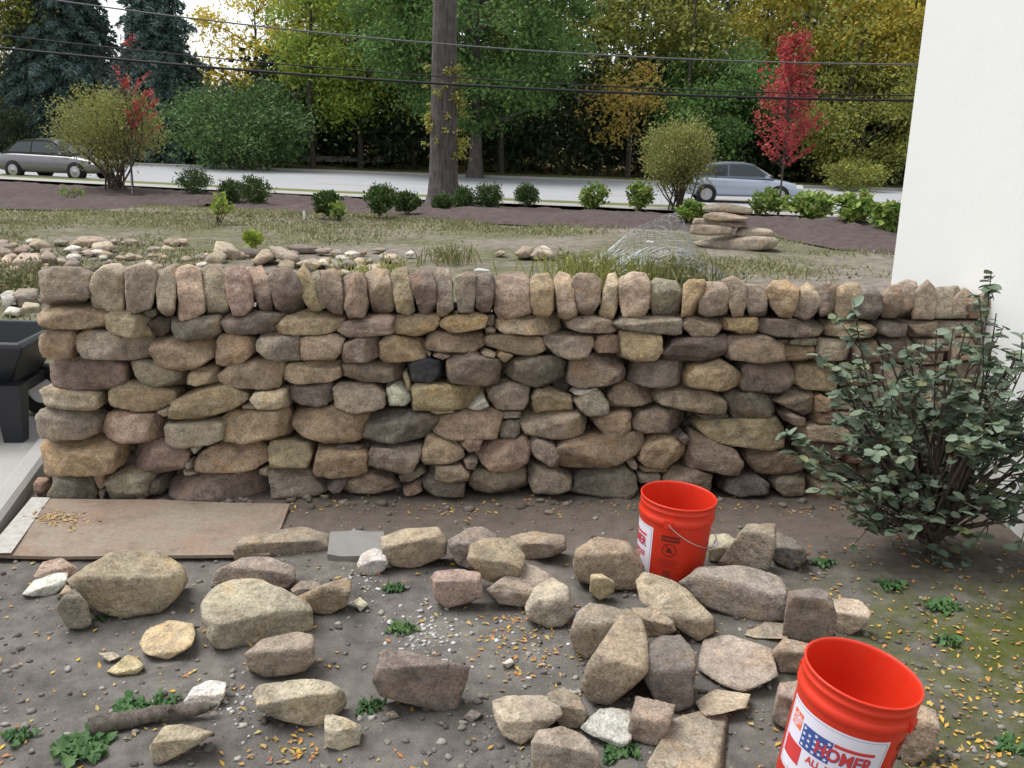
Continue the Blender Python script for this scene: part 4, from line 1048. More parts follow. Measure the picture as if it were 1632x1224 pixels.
def tree(name, base, height, crown_lo, rad, leafmat, label, cat='tree', group=None, n_clump=60, per=220, clump=0.9, leaf=0.2, trunk_r=0.16, bark=None, seed=0, lean=(0, 0), flat=0.3, squash=1.0, shape=None, limbs=10, cull=None, droop=0):
    r = np.random.default_rng(seed); base = np.array(base, float)
    t = empty(name, base, label, cat, group)
    mb = MB(); cz = (crown_lo + height) / 2; rz = (height - crown_lo) / 2
    cl = []
    while len(cl) < n_clump:
        q = r.uniform(-1, 1, 3); l = np.linalg.norm(q)
        if l > 1 or l < 0.25 or (l < 0.6 and r.random() < 0.6): continue
        if shape and not shape(q, r): continue
        p = np.array([q[0] * rad + lean[0] * (q[2] + 1), q[1] * rad * squash + lean[1], cz + q[2] * rz]); cl.append(p)
    cl = np.array(cl)
    topz = crown_lo + (height - crown_lo) * 0.75
    T = [np.array([0.03 * math.sin(u * 5) * height * 0.1 + lean[0] * u, 0, -0.15 + u * (topz + 0.15)]) for u in np.linspace(0, 1, 9)]
    rads = [trunk_r * (1.35 if i == 0 else 1) * (1 - 0.75 * i / 8) for i in range(9)]
    mb.tube(T, rads, 9)
    for i in range(limbs):
        c = cl[i % len(cl)]; u = np.clip((c[2] - 0.5 * np.linalg.norm(c[:2])) / topz, 0.25, 0.92); s = np.array([np.interp(u, np.linspace(0, 1, 9), [q[j] for q in T]) for j in range(3)])
        limb(mb, s, c, trunk_r * (1 - 0.7 * u) * 0.55, trunk_r * 0.06, r)
    mb.build('trunk', bark or BARKD, t, True)
    C = np.concatenate([c + r.normal(size=(int(per * r.uniform(0.6, 1.4)), 3)) * clump * np.array([1, 1, 0.62]) * r.uniform(0.6, 1.25) * 0.55 for c in cl])
    C[:, 2] -= droop * np.abs(r.normal(size=len(C)))
    V, F = leaf_cards(C, leaf, r, flat); m = MB(); m.add(V, F); m.build('crown', leafmat, t)
    return t
def spruce(base, height, rad, mat, label, seed, lo=0.6):
    r = np.random.default_rng(seed); t = empty('spruce_tree', base, label, 'tree', None); mb = MB(); mb.tube([(0, 0, -0.2), (0, 0, height * 0.5), (0, 0, height)], [0.24, 0.14, 0.02], 8); mb.build('trunk', BARKD, t, True)
    C, D = [], []; bm_ = MB()
    z = lo
    while z < height - 0.2:
        f = 1 - (z - lo) / (height - lo); R_ = rad * (f ** 0.85) * r.uniform(0.85, 1.1)
        nb = max(5, int(13 * f + 4)); ph = r.uniform(0, 6.28)
        for k in range(nb):
            a = ph + 2 * math.pi * k / nb + r.normal() * 0.12; L = R_ * r.uniform(0.72, 1.1); n = max(5, int(L * 16)); dv = np.array([math.cos(a), math.sin(a), 0]); sv = np.array([-dv[1], dv[0], 0])
            for i in range(n):
                u = (i + r.random()) / n; w = (1 - u) * 0.42 * L + 0.10
                for q in range(6):
                    o = r.uniform(-1, 1) * w; p = dv * u * L + sv * o; p[2] = z + 0.12 * L * math.sin(u * 3) - 0.26 * u * L - abs(o) * 0.25 + r.normal() * 0.05 - (r.random() ** 2) * 0.18
                    C.append(p); D.append(dv * 0.7 + sv * np.sign(o) * 0.6 + np.array([0, 0, -0.3]))
            bm_.tube([(0, 0, z), tuple(dv * L * 0.85 + np.array([0, 0, z - 0.1 * L]))], [0.03, 0.008], 4, False)
        z += 0.30 + 0.10 * f
    C = np.array(C); V, F = leaf_cards(C, 0.36, r, 0.3, 0.26, 0.3, np.array(D)); m = MB(); m.add(V, F); m.build('crown', mat, t); bo_ = bm_.build('boughs', BARKD, t); bo_['kind'] = 'stuff'; return t

def ball_shrub(name, base, w, h, mat, label, cat='shrub', group=None, n=2600, leaf=0.05, seed=0, stems=9, bare=0.12, hollow=0.35, flat=0.2, up=False, per=26, aspect=0.5):
    r = np.random.default_rng(seed); t = empty(name, base, label, cat, group); mb = MB(); tips = []
    K = max(18, n // per)
    for i in range(K):
        while True:
            q = r.uniform(-1, 1, 3); l = np.linalg.norm(q)
            if hollow < l < 1: break
        tips.append((q[0] * w / 2 * (1 - 0.12 * max(0, -q[2])), q[1] * w / 2, h * (bare + (1 - bare) * (q[2] + 1) / 2)))
    tips = np.array(tips); tips[:, :2] *= (1 + 0.12 * r.normal(size=(K, 1)))
    for i in range(stems):
        c = tips[i % K]; limb(mb, (r.normal() * w * 0.05, r.normal() * w * 0.05, -0.03), c * np.array([1, 1, 1]), 0.012 * max(1, h), 0.003 * max(1, h), r, 0.1, 5)
        for j in range(2): 
            c2 = tips[r.integers(K)]; limb(mb, c * 0.5 + np.array([0, 0, 0.0]), c2, 0.006 * max(1, h), 0.002 * max(1, h), r, 0.1, 4)
    mb.build('stems', TWIG, t, True)
    C = np.concatenate([c + r.normal(size=(int(per * r.uniform(0.6, 1.4)), 3)) * np.array([w, w, h]) * 0.075 for c in tips]); C[:, 2] = np.maximum(C[:, 2], 0.03)
    D = unit(C - np.array([0, 0, h * 0.2])) + (np.array([0, 0, 0.8]) if up else 0)
    V, F = leaf_cards(C, leaf, r, flat, aspect, 0.25, D); m = MB(); m.add(V, F); m.build('foliage', mat, t); return t

LG = lambda n, *c, **k: mat_leaf(n, list(c), **k)
L_GREEN = LG('maple_green', (0.073, 0.145, 0.049), (0.121, 0.227, 0.065), (0.194, 0.308, 0.082), trans=0.3)
L_LIME = LG('light_green', (0.155, 0.248, 0.047), (0.279, 0.389, 0.070), (0.497, 0.528, 0.093), trans=0.35)
L_YEL = LG('yellow_leaves', (0.481, 0.392, 0.037), (0.784, 0.607, 0.063), (0.582, 0.531, 0.101), trans=0.35)
L_GOLD = LG('golden_leaves', (0.286, 0.286, 0.055), (0.506, 0.418, 0.066), (0.616, 0.473, 0.088), (0.330, 0.363, 0.077), trans=0.35)
L_OLIVE = LG('olive_leaves', (0.130, 0.170, 0.045), (0.240, 0.270, 0.060), (0.360, 0.330, 0.070), trans=0.3)
L_ORANGE = LG('rusty_leaves', (0.280, 0.200, 0.050), (0.460, 0.320, 0.070), (0.260, 0.260, 0.060), trans=0.3)
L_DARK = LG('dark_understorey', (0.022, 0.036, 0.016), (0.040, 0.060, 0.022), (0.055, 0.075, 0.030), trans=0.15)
L_SPR = LG('blue_spruce', (0.061, 0.107, 0.090), (0.107, 0.169, 0.152), (0.172, 0.241, 0.216), trans=0.05)
L_RED = LG('red_maple_leaves', (0.357, 0.032, 0.047), (0.504, 0.058, 0.079), (0.525, 0.116, 0.105), (0.462, 0.179, 0.105), trans=0.35)
L_BOX = LG('boxwood_leaves', (0.034, 0.068, 0.024), (0.068, 0.117, 0.034), (0.110, 0.165, 0.048), trans=0.12)
L_HYD = LG('hydrangea_leaves', (0.100, 0.180, 0.040), (0.170, 0.280, 0.060), (0.270, 0.370, 0.090), (0.340, 0.350, 0.110), trans=0.3)
L_VIB = LG('feathery_leaves', (0.185, 0.213, 0.064), (0.284, 0.298, 0.092), (0.383, 0.369, 0.127), trans=0.3)
L_HEDGE = LG('hedge_leaves', (0.056, 0.114, 0.036), (0.097, 0.179, 0.056), (0.145, 0.235, 0.082), trans=0.15)
L_WEED = LG('weed_leaves', (0.040, 0.098, 0.032), (0.063, 0.138, 0.046), (0.098, 0.172, 0.063), trans=0.2)
L_SHRUB = LG('shrub_leaves', (0.142, 0.196, 0.128), (0.203, 0.263, 0.176), (0.263, 0.331, 0.230), (0.216, 0.257, 0.121), trans=0.18, rough=0.5)
L_GRASS = LG('lawn_blades', (0.120, 0.150, 0.055), (0.200, 0.220, 0.090), (0.300, 0.275, 0.140), (0.360, 0.310, 0.190), trans=0.2)

# ------------------------------------------------------------------ trees across the road
def far_base(px, d, py=270): q = at_y(px, py, d); return np.array([q[0], d, float(gh(q[0], d)) - 0.05])
def span(px0, px1, d): return abs(at_y(px1, 200, d)[0] - at_y(px0, 200, d)[0])
spruce(far_base(118, 55), 17, 4.6, L_SPR, 'tall blue-grey spruce beyond the road, nearest the dark hedge by the grey car', 31, 0.9)
spruce(far_base(262, 53), 13.5, 3.7, L_SPR, 'blue-grey spruce behind the half-bare red sapling', 32, 0.4)
tree('deciduous_tree', far_base(-25, 54), 13, 2.2, 4.2, L_OLIVE, 'olive green tree at the road behind the grey car', seed=41, n_clump=80, per=230, leaf=0.24, clump=1.2)
tree('yellow_tree', far_base(418, 58), 10.5, 2.6, 3.3, L_YEL, 'thin yellow-leaved tree above the big rounded shrub', seed=42, n_clump=46, per=130, leaf=0.22, clump=0.9, limbs=30, trunk_r=0.15)
tree('maple_tree', far_base(575, 52), 12.5, 2.0, 4.1, L_LIME, 'yellow-green tree left of the thick trunk, across the road', seed=43, n_clump=110, per=240, leaf=0.22, clump=1.1)
tree('maple_tree', far_base(757, 48), 12.5, 2.4, 5.6, L_GREEN, 'large dark green maple behind the thick trunk, across the road', seed=44, n_clump=190, per=250, leaf=0.22, clump=1.15, trunk_r=0.36, limbs=26, bark=BARK)
tree('locust_tree', far_base(1050, 54), 13, 3.2, 3.6, L_OLIVE, 'olive yellow tree between the green maple and the red sapling', seed=45, n_clump=90, per=230, leaf=0.22, clump=1.0)
tree('rusty_tree', far_base(1003, 49.5), 6.0, 2.0, 2.0, L_ORANGE, 'small rusty orange tree at the edge of the dark woods', seed=46, n_clump=16, per=120, leaf=0.22, clump=1.0, trunk_r=0.07)
tree('golden_tree', far_base(1265, 57), 15, 3.0, 4.6, L_GOLD, 'golden yellow tree behind the red sapling', seed=47, n_clump=130, per=240, leaf=0.23, clump=1.1)
tree('golden_tree', far_base(1430, 53), 13, 2.6, 4.2, L_GOLD, 'golden tree beside the white building, across the road', seed=48, n_clump=120, per=240, leaf=0.22, clump=1.0)
tree('deciduous_tree', far_base(1135, 51), 7.2, 1.2, 3.2, L_GREEN, 'bushy green tree behind the silver car', seed=49, n_clump=80, per=230, leaf=0.2, clump=1.0)
tree('deciduous_tree', far_base(1370, 50), 6.4, 0.8, 3.4, L_OLIVE, 'low olive green tree right of the red sapling, across the road', seed=50, n_clump=80, per=220, leaf=0.2, clump=1.0)
tree('deciduous_tree', far_base(1580, 52), 13, 1.5, 4.4, L_GOLD, 'golden green tree hidden behind the white building', seed=51, n_clump=60, per=160, leaf=0.25, clump=1.2)
ball_shrub('rounded_shrub', far_base(385, 49.5) + np.array([0, 0, 0.0]), 7.2, 4.3, L_HEDGE, 'big rounded dark green shrub across the road', seed=61, n=17000, leaf=0.21, stems=14, bare=0.02, hollow=0.45, per=130)
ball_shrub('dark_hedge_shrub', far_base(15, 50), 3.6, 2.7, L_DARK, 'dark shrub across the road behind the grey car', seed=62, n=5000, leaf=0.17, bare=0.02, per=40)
ball_shrub('roadside_bush', far_base(1360, 46.3), 3.0, 1.5, L_OLIVE, 'low brownish bush at the far kerb near the building', seed=63, n=2600, leaf=0.16, bare=0.02, per=30)
# the dark woods under and behind the crowns
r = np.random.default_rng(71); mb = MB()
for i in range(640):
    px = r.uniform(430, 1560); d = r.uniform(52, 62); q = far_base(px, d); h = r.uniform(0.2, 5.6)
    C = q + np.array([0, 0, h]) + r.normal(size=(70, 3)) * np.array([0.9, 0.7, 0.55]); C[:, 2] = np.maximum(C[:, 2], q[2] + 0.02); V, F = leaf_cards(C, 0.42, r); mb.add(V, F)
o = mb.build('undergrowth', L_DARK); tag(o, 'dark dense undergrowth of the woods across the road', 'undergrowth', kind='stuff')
mb = MB()
for i in range(900):
    px = r.uniform(-250, 1750) if i < 300 else r.uniform(470, 1750); d = r.uniform(68, 90); q = far_base(px, d); left = px < 480
    h = r.uniform(0.5, (3.0 if left else 19)); C = q + np.array([0, 0, h]) + r.normal(size=(75, 3)) * np.array([1.6, 1.4, 1.0]); V, F = leaf_cards(C, 0.62, r); mb.add(V, F)
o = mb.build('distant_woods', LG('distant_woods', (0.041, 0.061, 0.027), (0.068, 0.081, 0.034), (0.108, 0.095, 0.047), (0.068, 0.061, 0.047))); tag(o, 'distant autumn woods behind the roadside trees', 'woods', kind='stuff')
for i in range(16):
    px = [500, 545, 610, 660, 800, 850, 905, 950, 1000, 1090, 1150, 1210, 1290, 1330, 1400, 1440][i]; d = 50 + (i * 7 % 9); q = far_base(px, d)
    mb = MB(); mb.tube([(0, 0, -0.2), (r.normal() * 0.15, 0, 3.5), (r.normal() * 0.5, 0, 9)], [0.16, 0.12, 0.05], 7)
    t = empty('thin_tree', q, 'dark slender tree trunk standing in the woods', 'tree', 'slender trunks in the woods'); mb.build('trunk', BARKD, t, True)
    V, F = leaf_cards(np.array([0, 0, 8.0]) + r.normal(size=(500, 3)) * np.array([1.2, 1.2, 1.5]), 0.3, r); m = MB(); m.add(V, F); m.build('crown', L_OLIVE, t)

# ------------------------------------------------------------------ planting bed
TB = on_g(706, 331); tb = TB.copy(); TD = TB[1]
tt = empty('street_tree', TB, 'thick grey tree trunk rising from the mulch bed with leafy sprouts', 'tree')
mb = MB(); prof = [(-0.3, 1.9), (0.0, 1.6), (0.14, 1.30), (0.40, 1.12), (0.8, 1.0), (1.6, .95), (2.6, .90), (3.6, .86), (4.8, .82), (6.5, .76), (8.5, .66)]
s0 = 0.43; V = []; n = 28
for i, (z, k) in enumerate(prof):
    cx_ = 0.03 * z * 0.3
    for j in range(n):
        a = 2 * math.pi * j / n; rr_ = s0 * k * (1 + (0.10 * math.sin(5 * a + 1) + 0.05 * math.sin(3 * a)) * max(0, (0.8 - z)) + 0.025 * math.sin(7 * a + z) + 0.02 * math.sin(13 * a - z * 2))
        V.append((cx_ + rr_ * math.cos(a), rr_ * math.sin(a), z))
mb.add(V, np.array([(i * n + j, i * n + (j + 1) % n, (i + 1) * n + (j + 1) % n, (i + 1) * n + j) for i in range(len(prof) - 1) for j in range(n)]))
r = np.random.default_rng(81); cl = []
for i in range(9): 
    a = i * 2.4; e = np.array([math.cos(a) * r.uniform(1.5, 3.2), math.sin(a) * r.uniform(1.5, 3.2), r.uniform(9.2, 12.5)]); limb(mb, (0.08, 0, r.uniform(6.5, 8.4)), e, 0.12, 0.03, r); cl.append(e)
mb.build('trunk', BARK, tt, True)
C = np.concatenate([c + r.normal(size=(350, 3)) * 0.9 for c in cl]); V, F = leaf_cards(C, 0.14, r); m = MB(); m.add(V, F); m.build('crown', L_LIME, tt)
mb = MB(); tw = MB()
for i in range(46):
    z = r.uniform(1.5, 4.1); a = r.choice([r.normal(-0.2, 0.4), r.normal(math.pi + 0.3, 0.35), r.normal(-1.4, 0.4)], p=[0.6, 0.2, 0.2]); L = r.uniform(0.08, 0.42) * (1.2 if abs(a) < 0.8 else 0.5)
    s = np.array([0.38 * math.cos(a), 0.38 * math.sin(a), z]); e = s + np.array([math.cos(a), math.sin(a), r.uniform(-.3, .5)]) * L; tw.tube([s, e], [0.006, 0.003], 4, False)
    C = s + (e - s) * r.uniform(0.3, 1.1, (22, 1)) + r.normal(size=(22, 3)) * 0.06; V, F = leaf_cards(C, 0.10, r); mb.add(V, F)
o = tw.build('sprout_twigs', TWIG, tt); o['kind'] = 'stuff'; o = mb.build('sprout_leaves', LG('sprouts', (0.230, 0.270, 0.068), (0.378, 0.378, 0.095), (0.486, 0.405, 0.108)), tt); o['kind'] = 'stuff'

def bed_obj(px, py):
    q = on_g(px, py, 0.09); return q, q[1] / FPX     # metres per pixel
bw = [(310, 310, 48, 38, 'clipped dark boxwood standing alone near the feathery olive shrub'), (371, 322, 38, 34, 'small loose boxwood touching a rounder one'), (407, 327, 48, 44, 'round boxwood right beside the small loose one'),
      (523, 341, 38, 34, 'dark boxwood with weeds before it, midway to the thick trunk'), (608, 341, 42, 44, 'tall boxwood of the pair left of the thick trunk'), (648, 338, 38, 31, 'low boxwood of the pair left of the thick trunk'),
      (705, 336, 30, 26, 'very small boxwood at the foot of the thick trunk'), (738, 335, 36, 36, 'boxwood just right of the thick trunk'), (779, 336, 40, 44, 'upright boxwood second from the thick trunk on its road sign side'), (838, 328, 37, 32, 'boxwood farthest right of the trunk, before the hydrangeas')]
bw[8] = (*bw[8][:4], 'upright boxwood between two lower ones, right of the thick trunk')
for i, (px, py, w, h, lab) in enumerate(bw):
    q, k = bed_obj(px, py); ball_shrub('boxwood', q, w * k, h * k, L_BOX, lab, group='boxwoods in the mulch bed', n=3200, leaf=0.065, seed=90 + i, bare=0.0, hollow=0.3, up=True, stems=5)
hy = [(945, 332, 46, 36, 'bright green hydrangea closest to the boxwoods'), (1018, 336, 40, 46, 'tall bright green hydrangea left of the feathery shrub'), (1222, 345, 62, 42, 'broad bright green hydrangea under the red sapling'),
      (1100, 352, 40, 30, 'low green hydrangea behind the cairn of slabs'), (1290, 352, 72, 44, 'wide bright green hydrangea next to the red sapling'), (1362, 357, 58, 48, 'loose leggy hydrangea nearer the building'), (1418, 369, 52, 46, 'hydrangea partly hidden by the white building')]
for i, (px, py, w, h, lab) in enumerate(hy):
    q, k = bed_obj(px, py); ball_shrub('hydrangea', q, w * k, h * k, L_HYD, lab, group='hydrangeas in the mulch bed', n=800, leaf=0.13, seed=120 + i, bare=0.05, hollow=0.2, flat=0.6, stems=8, per=12, aspect=0.75)
for px, py, w, h, lab, sd in ((183, 304, 150, 150, 'large feathery olive shrub on bare stems, before the grey car', 131), (1077, 336, 108, 132, 'feathery olive shrub on bare stems before the silver car', 132)):
    q, k = bed_obj(px, py); ball_shrub('feathery_shrub', q, w * k, h * k, L_VIB, lab, group='feathery shrubs in the mulch bed', n=11000, leaf=0.088, seed=sd, bare=0.26, hollow=0.10, up=False, stems=22, per=62, aspect=0.5)
# red maple sapling
def sapling(px, py, top, wpx, n, label, seed, bareness, mat, side=0.0):
    q, k = bed_obj(px, py); H = (py - top) * k; W_ = wpx * k; r = np.random.default_rng(seed); t = empty('maple_sapling', q, label, 'tree', 'young maples in the mulch bed'); mb = MB(); lv = []
    mb.tube([(0, 0, -0.05), (0.02, 0, H * 0.5), (0, 0, H)], [0.035, 0.022, 0.004], 7)
    for i in range(n):
        z = H * r.uniform(0.24, 0.9); f = (z / H); a = r.uniform(0, 6.283); wmax = W_ / 2 * (1.15 * math.sin(math.pi * min(1, (1 - f) * 1.0 + 0.0)) ** 0.55 * (0.45 + 0.75 * (1 - f)) + 0.05)
        L = wmax * r.uniform(0.65, 1.05); e = np.array([math.cos(a) * L, math.sin(a) * L, min(H * 0.985, z + L * r.uniform(0.55, 1.3))]); P = limb(mb, (0, 0, z - 0.05), e, 0.010, 0.003, r, 0.08, 4, 5)
        if r.random() < bareness and not (side and e[0] * side > 0.12 and z < H * 0.6 and r.random() < 0.6): continue
        for u in r.uniform(0.25, 1.05, 30): 
            j = min(4, u * 4); p = np.array([np.interp(j, range(5), [x[m_] for x in P]) for m_ in range(3)]); lv.append(p + r.normal(size=3) * 0.045)
    for u in r.uniform(0.6, 1.0, int(70 * (1 - bareness))): lv.append(np.array([0, 0, H * u]) + r.normal(size=3) * 0.05)
    mb.build('trunk', BARK, t, True); V, F = leaf_cards(np.array(lv), 0.095, r, 0.2, 0.7); m = MB(); m.add(V, F); m.build('crown', mat, t)
sapling(1240, 345, 55, 104, 130, 'slender maple sapling thick with red leaves before the silver car', 141, 0.0, L_RED)
sapling(212, 306, 52, 95, 70, 'half-bare maple sapling with a few red leaves behind the feathery shrub', 142, 0.93, L_RED, 1.0)
# sign stake and marker
for px, py, h, lab in ((211, 308, 26, 'thin grey marker post behind the feathery olive shrub'), (1075, 330, 78, 'thin white marker stake in the feathery shrub before the silver car')):
    q, k = bed_obj(px, py); mb = MB(); mb.tube([(0, 0, -0.05), (0, 0, h * k)], [0.018, 0.018], 6); mb.tube([(0, 0, h * k), (0, 0, h * k + 0.05)], [0.024, 0.015], 6); o = mb.build('marker_post', GRIP if h > 40 else mat_simple('grey_post', (0.3, 0.3, 0.33), 0.6), None); o.location = q; tag(o, lab, 'post')
# small plants in the lawn
for i, (px, py, w, h, lab) in enumerate(((350, 352, 36, 46, 'spindly yellow-green sapling growing in the lawn behind the wall'), (540, 350, 24, 26, 'small bright weed before the dark boxwood'), (115, 316, 40, 18, 'low bright green weed in the mulch near the feathery shrub'))):
    q, k = bed_obj(px, py); ball_shrub('weed_plant', q, w * k, h * k, L_HYD if i else L_LIME, lab, 'plant', None, n=150, leaf=0.09, seed=150 + i, bare=0.1, hollow=0.1, stems=6, per=8)

# ------------------------------------------------------------------ lawn grass (sparse, worn)
r = np.random.default_rng(161); n = 150000
x = r.uniform(-13, 9, n); y = 5.2 + (r.random(n) ** 0.8) * 15
k = fbm(np.stack([x, y, 0 * x], 1) * np.array([0.45, 0.45, 1]), 77, 3) + 0.18 * (y > 12) - 0.4 * ((x > -4.5) & (x < 0.5) & (y > 9) & (y < 15.5)) + r.normal(size=n) * 0.18
ok = (k > 0.02) & ~((x > bx - 0.1) & (y < by + 0.05)) & ~((y < 6.8) & (x < -2.2)); x, y = x[ok], y[ok]; n = len(x)
z = gh(x, y) + soil_dz(x, y); h = r.uniform(0.015, 0.065, n); a = r.uniform(0, 6.28, n); l = r.normal(size=(n, 2)) * 0.035; w = 0.005 + 0.0006 * y
B0 = np.stack([x - w * np.cos(a), y - w * np.sin(a), z - 0.005], 1); B1 = np.stack([x + w * np.cos(a), y + w * np.sin(a), z - 0.005], 1); T = np.stack([x + l[:, 0], y + l[:, 1], z + h], 1)
mb = MB(); mb.add(np.stack([B0, B1, T], 1).reshape(-1, 3), np.arange(n * 3).reshape(-1, 3)); o = mb.build('lawn_grass', L_GRASS); tag(o, 'thin dry grass of the worn lawn behind the wall', 'grass', kind='stuff')
# ------------------------------------------------------------------ rubble behind the wall
RB = '''T 320,425 333,405 350,398 362,408 352,425|L 340,402 345,382 365,384 382,402 378,416 352,410|D 375,400 400,395 420,398 420,410 390,412|T 400,418 420,396 438,400 440,410 415,424|L 428,392 440,390 478,408 475,420 440,412|S 455,392 480,388 505,394 505,404 470,404|B 500,398 525,394 535,402 510,407|G 525,402 540,396 548,404 535,410|W 548,404 560,398 575,404 565,412|G 590,398 605,394 618,397 610,403|T 440,425 455,412 470,418 470,432|B 425,440 440,428 465,430 470,440|L 470,420 500,410 515,420 500,432|G 510,422 530,412 548,420 540,434|T 545,424 560,415 580,420 575,432|L 575,430 590,420 605,428 600,440|G 500,440 520,430 545,436 540,446|W 645,405 655,398 662,404 655,410|L 18,420 35,402 62,402 66,418 50,432|G 55,415 75,398 90,410 85,425 65,425|L 0,415 10,405 20,412 15,428|T 45,392 55,378 75,386 84,396 60,400|G 82,388 95,381 110,384 105,392|T 110,392 130,376 165,378 180,386 150,394|L 145,398 150,384 175,384 185,396 165,404|W 100,398 115,390 130,394 120,404|L 128,402 140,396 150,400 142,407|T 155,410 165,398 180,404 178,412|G 232,400 240,392 258,394 260,402|L 253,402 262,390 278,396 276,404|T 195,412 205,402 218,408 212,416|B 20,402 30,392 45,398 40,408|G 100,425 115,408 130,420 125,432|L 225,432 235,412 245,420 242,434|G 20,470 35,455 60,460 60,490 30,490|W 0,470 18,458 28,475 10,495|L 30,500 40,480 62,484 66,500|W 5,500 15,488 35,492 30,505|T 60,440 75,425 100,430 95,445|B 820,404 835,391 850,396 850,410 830,412|L 845,408 858,392 878,398 885,410 860,414|W 855,400 865,390 880,398 870,406|G 890,405 900,398 912,404 905,412|T 788,404 798,398 806,402 800,408|B 165,432 178,420 205,424 200,436|L 385,438 395,424 412,430 408,442|T 360,436 372,424 388,432 380,444'''
CW = dict(T='tan', L='light tan', D='blackish', G='greyish', S='slate grey', B='brown', W='whitish')
def GRP(z): return 'rubble heap stones' if 'heap' in z else ('strewn stones by the driveway' if 'driveway' in z else 'stones in the lawn cluster')
for i, ln in enumerate(RB.split('|')):
    c, co = ln[0], ln[2:]; P = pts(co, (0, 0, 1.0)); cxm = np.mean([p[0] for p in P])
    zone = 'rubble stone in the heap just behind the wall' if 300 < cxm < 670 else ('rubble stone strewn on the lawn behind the wall end by the driveway' if cxm < 300 else 'stone in the small cluster on the worn lawn near the wire mesh')
    loose_rock(P, c, 0.45, CW[c] + ' ' + zone, seed=800 + i, lift=1.1, res=8, group=GRP(zone), thick=1.0)
r = np.random.default_rng(171)
for i in range(125):
    px, py = (r.uniform(320, 640), r.uniform(402, 440)) if i % 2 else (r.uniform(-5, 300), r.uniform(384, 440)); s = r.uniform(6, 13)
    P = [(px + s * r.uniform(.8, 1.2) * math.cos(a), py + s * 0.62 * r.uniform(.8, 1.2) * math.sin(a)) for a in np.arange(0, 6.2, 0.9)]
    zone = 'rubble stone in the heap just behind the wall' if i % 2 else 'rubble stone strewn on the lawn behind the wall end by the driveway'
    cd = str(r.choice(list('TLGGBW'))); loose_rock(P, cd, 0.45, 'small ' + CW[cd] + ' ' + zone, seed=900 + i, res=6, lift=1.05, group=GRP(zone), thick=1.0)
# green sprig on the heap
q = on_g(408, 400); ball_shrub('weed_plant', q, 0.25, 0.26, LG('sprig', (0.20, 0.27, 0.04), (0.30, 0.36, 0.06)), 'leafy yellow-green sprig growing out of the rubble heap', 'plant', None, n=60, leaf=0.10, seed=180, bare=0.2, hollow=0.1, stems=4, per=4, flat=0.1, aspect=0.8)
# tall weeds behind the wall near the wire mesh
def tuft(px, py, w, h, n, mat, lab, seed):
    q = on_g(px, py); r = np.random.default_rng(seed); t = empty('weed_tuft', q, lab, 'weeds'); V = []; 
    for i in range(n):
        b = np.array([r.normal() * w * 0.35, r.normal() * w * 0.25, 0]); e = b + np.array([r.normal() * h * 0.3, r.normal() * h * 0.3, h * r.uniform(0.5, 1.1)]); m_ = (b + e) / 2 + np.array([0, 0, h * 0.1]); s = np.array([0.006, 0, 0])
        V += [b - s, b + s, m_ + s, e, m_ - s]
    m = MB(); m.add(V, np.array([(5 * i, 5 * i + 1, 5 * i + 2, 5 * i + 3, 5 * i + 4) for i in range(n)])); o = m.build('blades', mat, t); o['kind'] = 'stuff'
    C = np.concatenate([np.array([r.normal() * w * .4, r.normal() * w * .3, h * r.uniform(.2, .9)]) + r.normal(size=(10, 3)) * 0.04 for i in range(n // 8)]); V, F = leaf_cards(C, 0.05, r); m = MB(); m.add(V, F); o = m.build('leaves', mat, t); o['kind'] = 'stuff'
tuft(965, 452, 1.0, 0.34, 260, L_VIB, 'tall green weeds growing in front of the wire mesh', 191)
tuft(1085, 456, 0.6, 0.30, 200, L_GRASS, 'dry grass tuft beside the wire mesh', 192)
tuft(575, 440, 0.6, 0.16, 70, L_VIB, 'green weeds among the rubble heap', 193)
tuft(15, 470, 0.6, 0.30, 220, L_GRASS, 'grass tuft at the edge of the driveway beyond the wall', 194)
tuft(720, 420, 0.5, 0.25, 90, L_GRASS, 'thin grass tuft on the bare ground behind the wall', 195)

# wire mesh tangle
q0 = on_g(1030, 437); t = empty('wire_mesh_roll', q0, 'crumpled grey wire mesh lying on the lawn behind the wall', 'wire mesh'); WIRE = mat_simple('wire_grey', (0.36, 0.38, 0.41), 0.5, 0.6)
S = (1110 - 905) * q0[1] / FPX; Hh = 0.56; r = np.random.default_rng(201)
def sheet(u, v, k):
    if k == 0:   # arched sheet rising to a peak at right
        x = (u - 0.5) * S; z = Hh * (0.12 + 0.95 * math.exp(-((u - 0.68) / (0.40 if u < 0.68 else 0.13)) ** 2)) * (0.3 + 0.7 * math.sin(math.pi * min(1.0, 0.12 + 0.85 * v))) * (1 + 0.12 * math.sin(9 * v + 7 * u)) ; y = (v - 0.5) * 1.3 + 0.25 * math.sin(5 * u)
    else:
        x = (u - 0.42) * S * 0.95; z = Hh * 0.6 * math.sin(math.pi * u) ** 0.7 * (0.4 + 0.6 * math.sin(math.pi * min(1, v + .15))) ; y = (v - 0.5) * 0.9 - 0.35
    j = 0.022; return (x + j * math.sin(17 * v + 9 * u), y + j * math.sin(13 * u + 3), max(0.01, z + j * math.sin(23 * u + 11 * v)))
for k in (0, 1):
    m = MB()
    for i in range(23): m.tube([sheet(i / 22, v, k) for v in np.linspace(0, 1, 24)], 0.0022, 3, False)
    for j in range(15): m.tube([sheet(u, j / 14, k) for u in np.linspace(0, 1, 28)], 0.0022, 3, False)
    o = m.build('mesh_sheet', WIRE, t); o['kind'] = 'stuff'
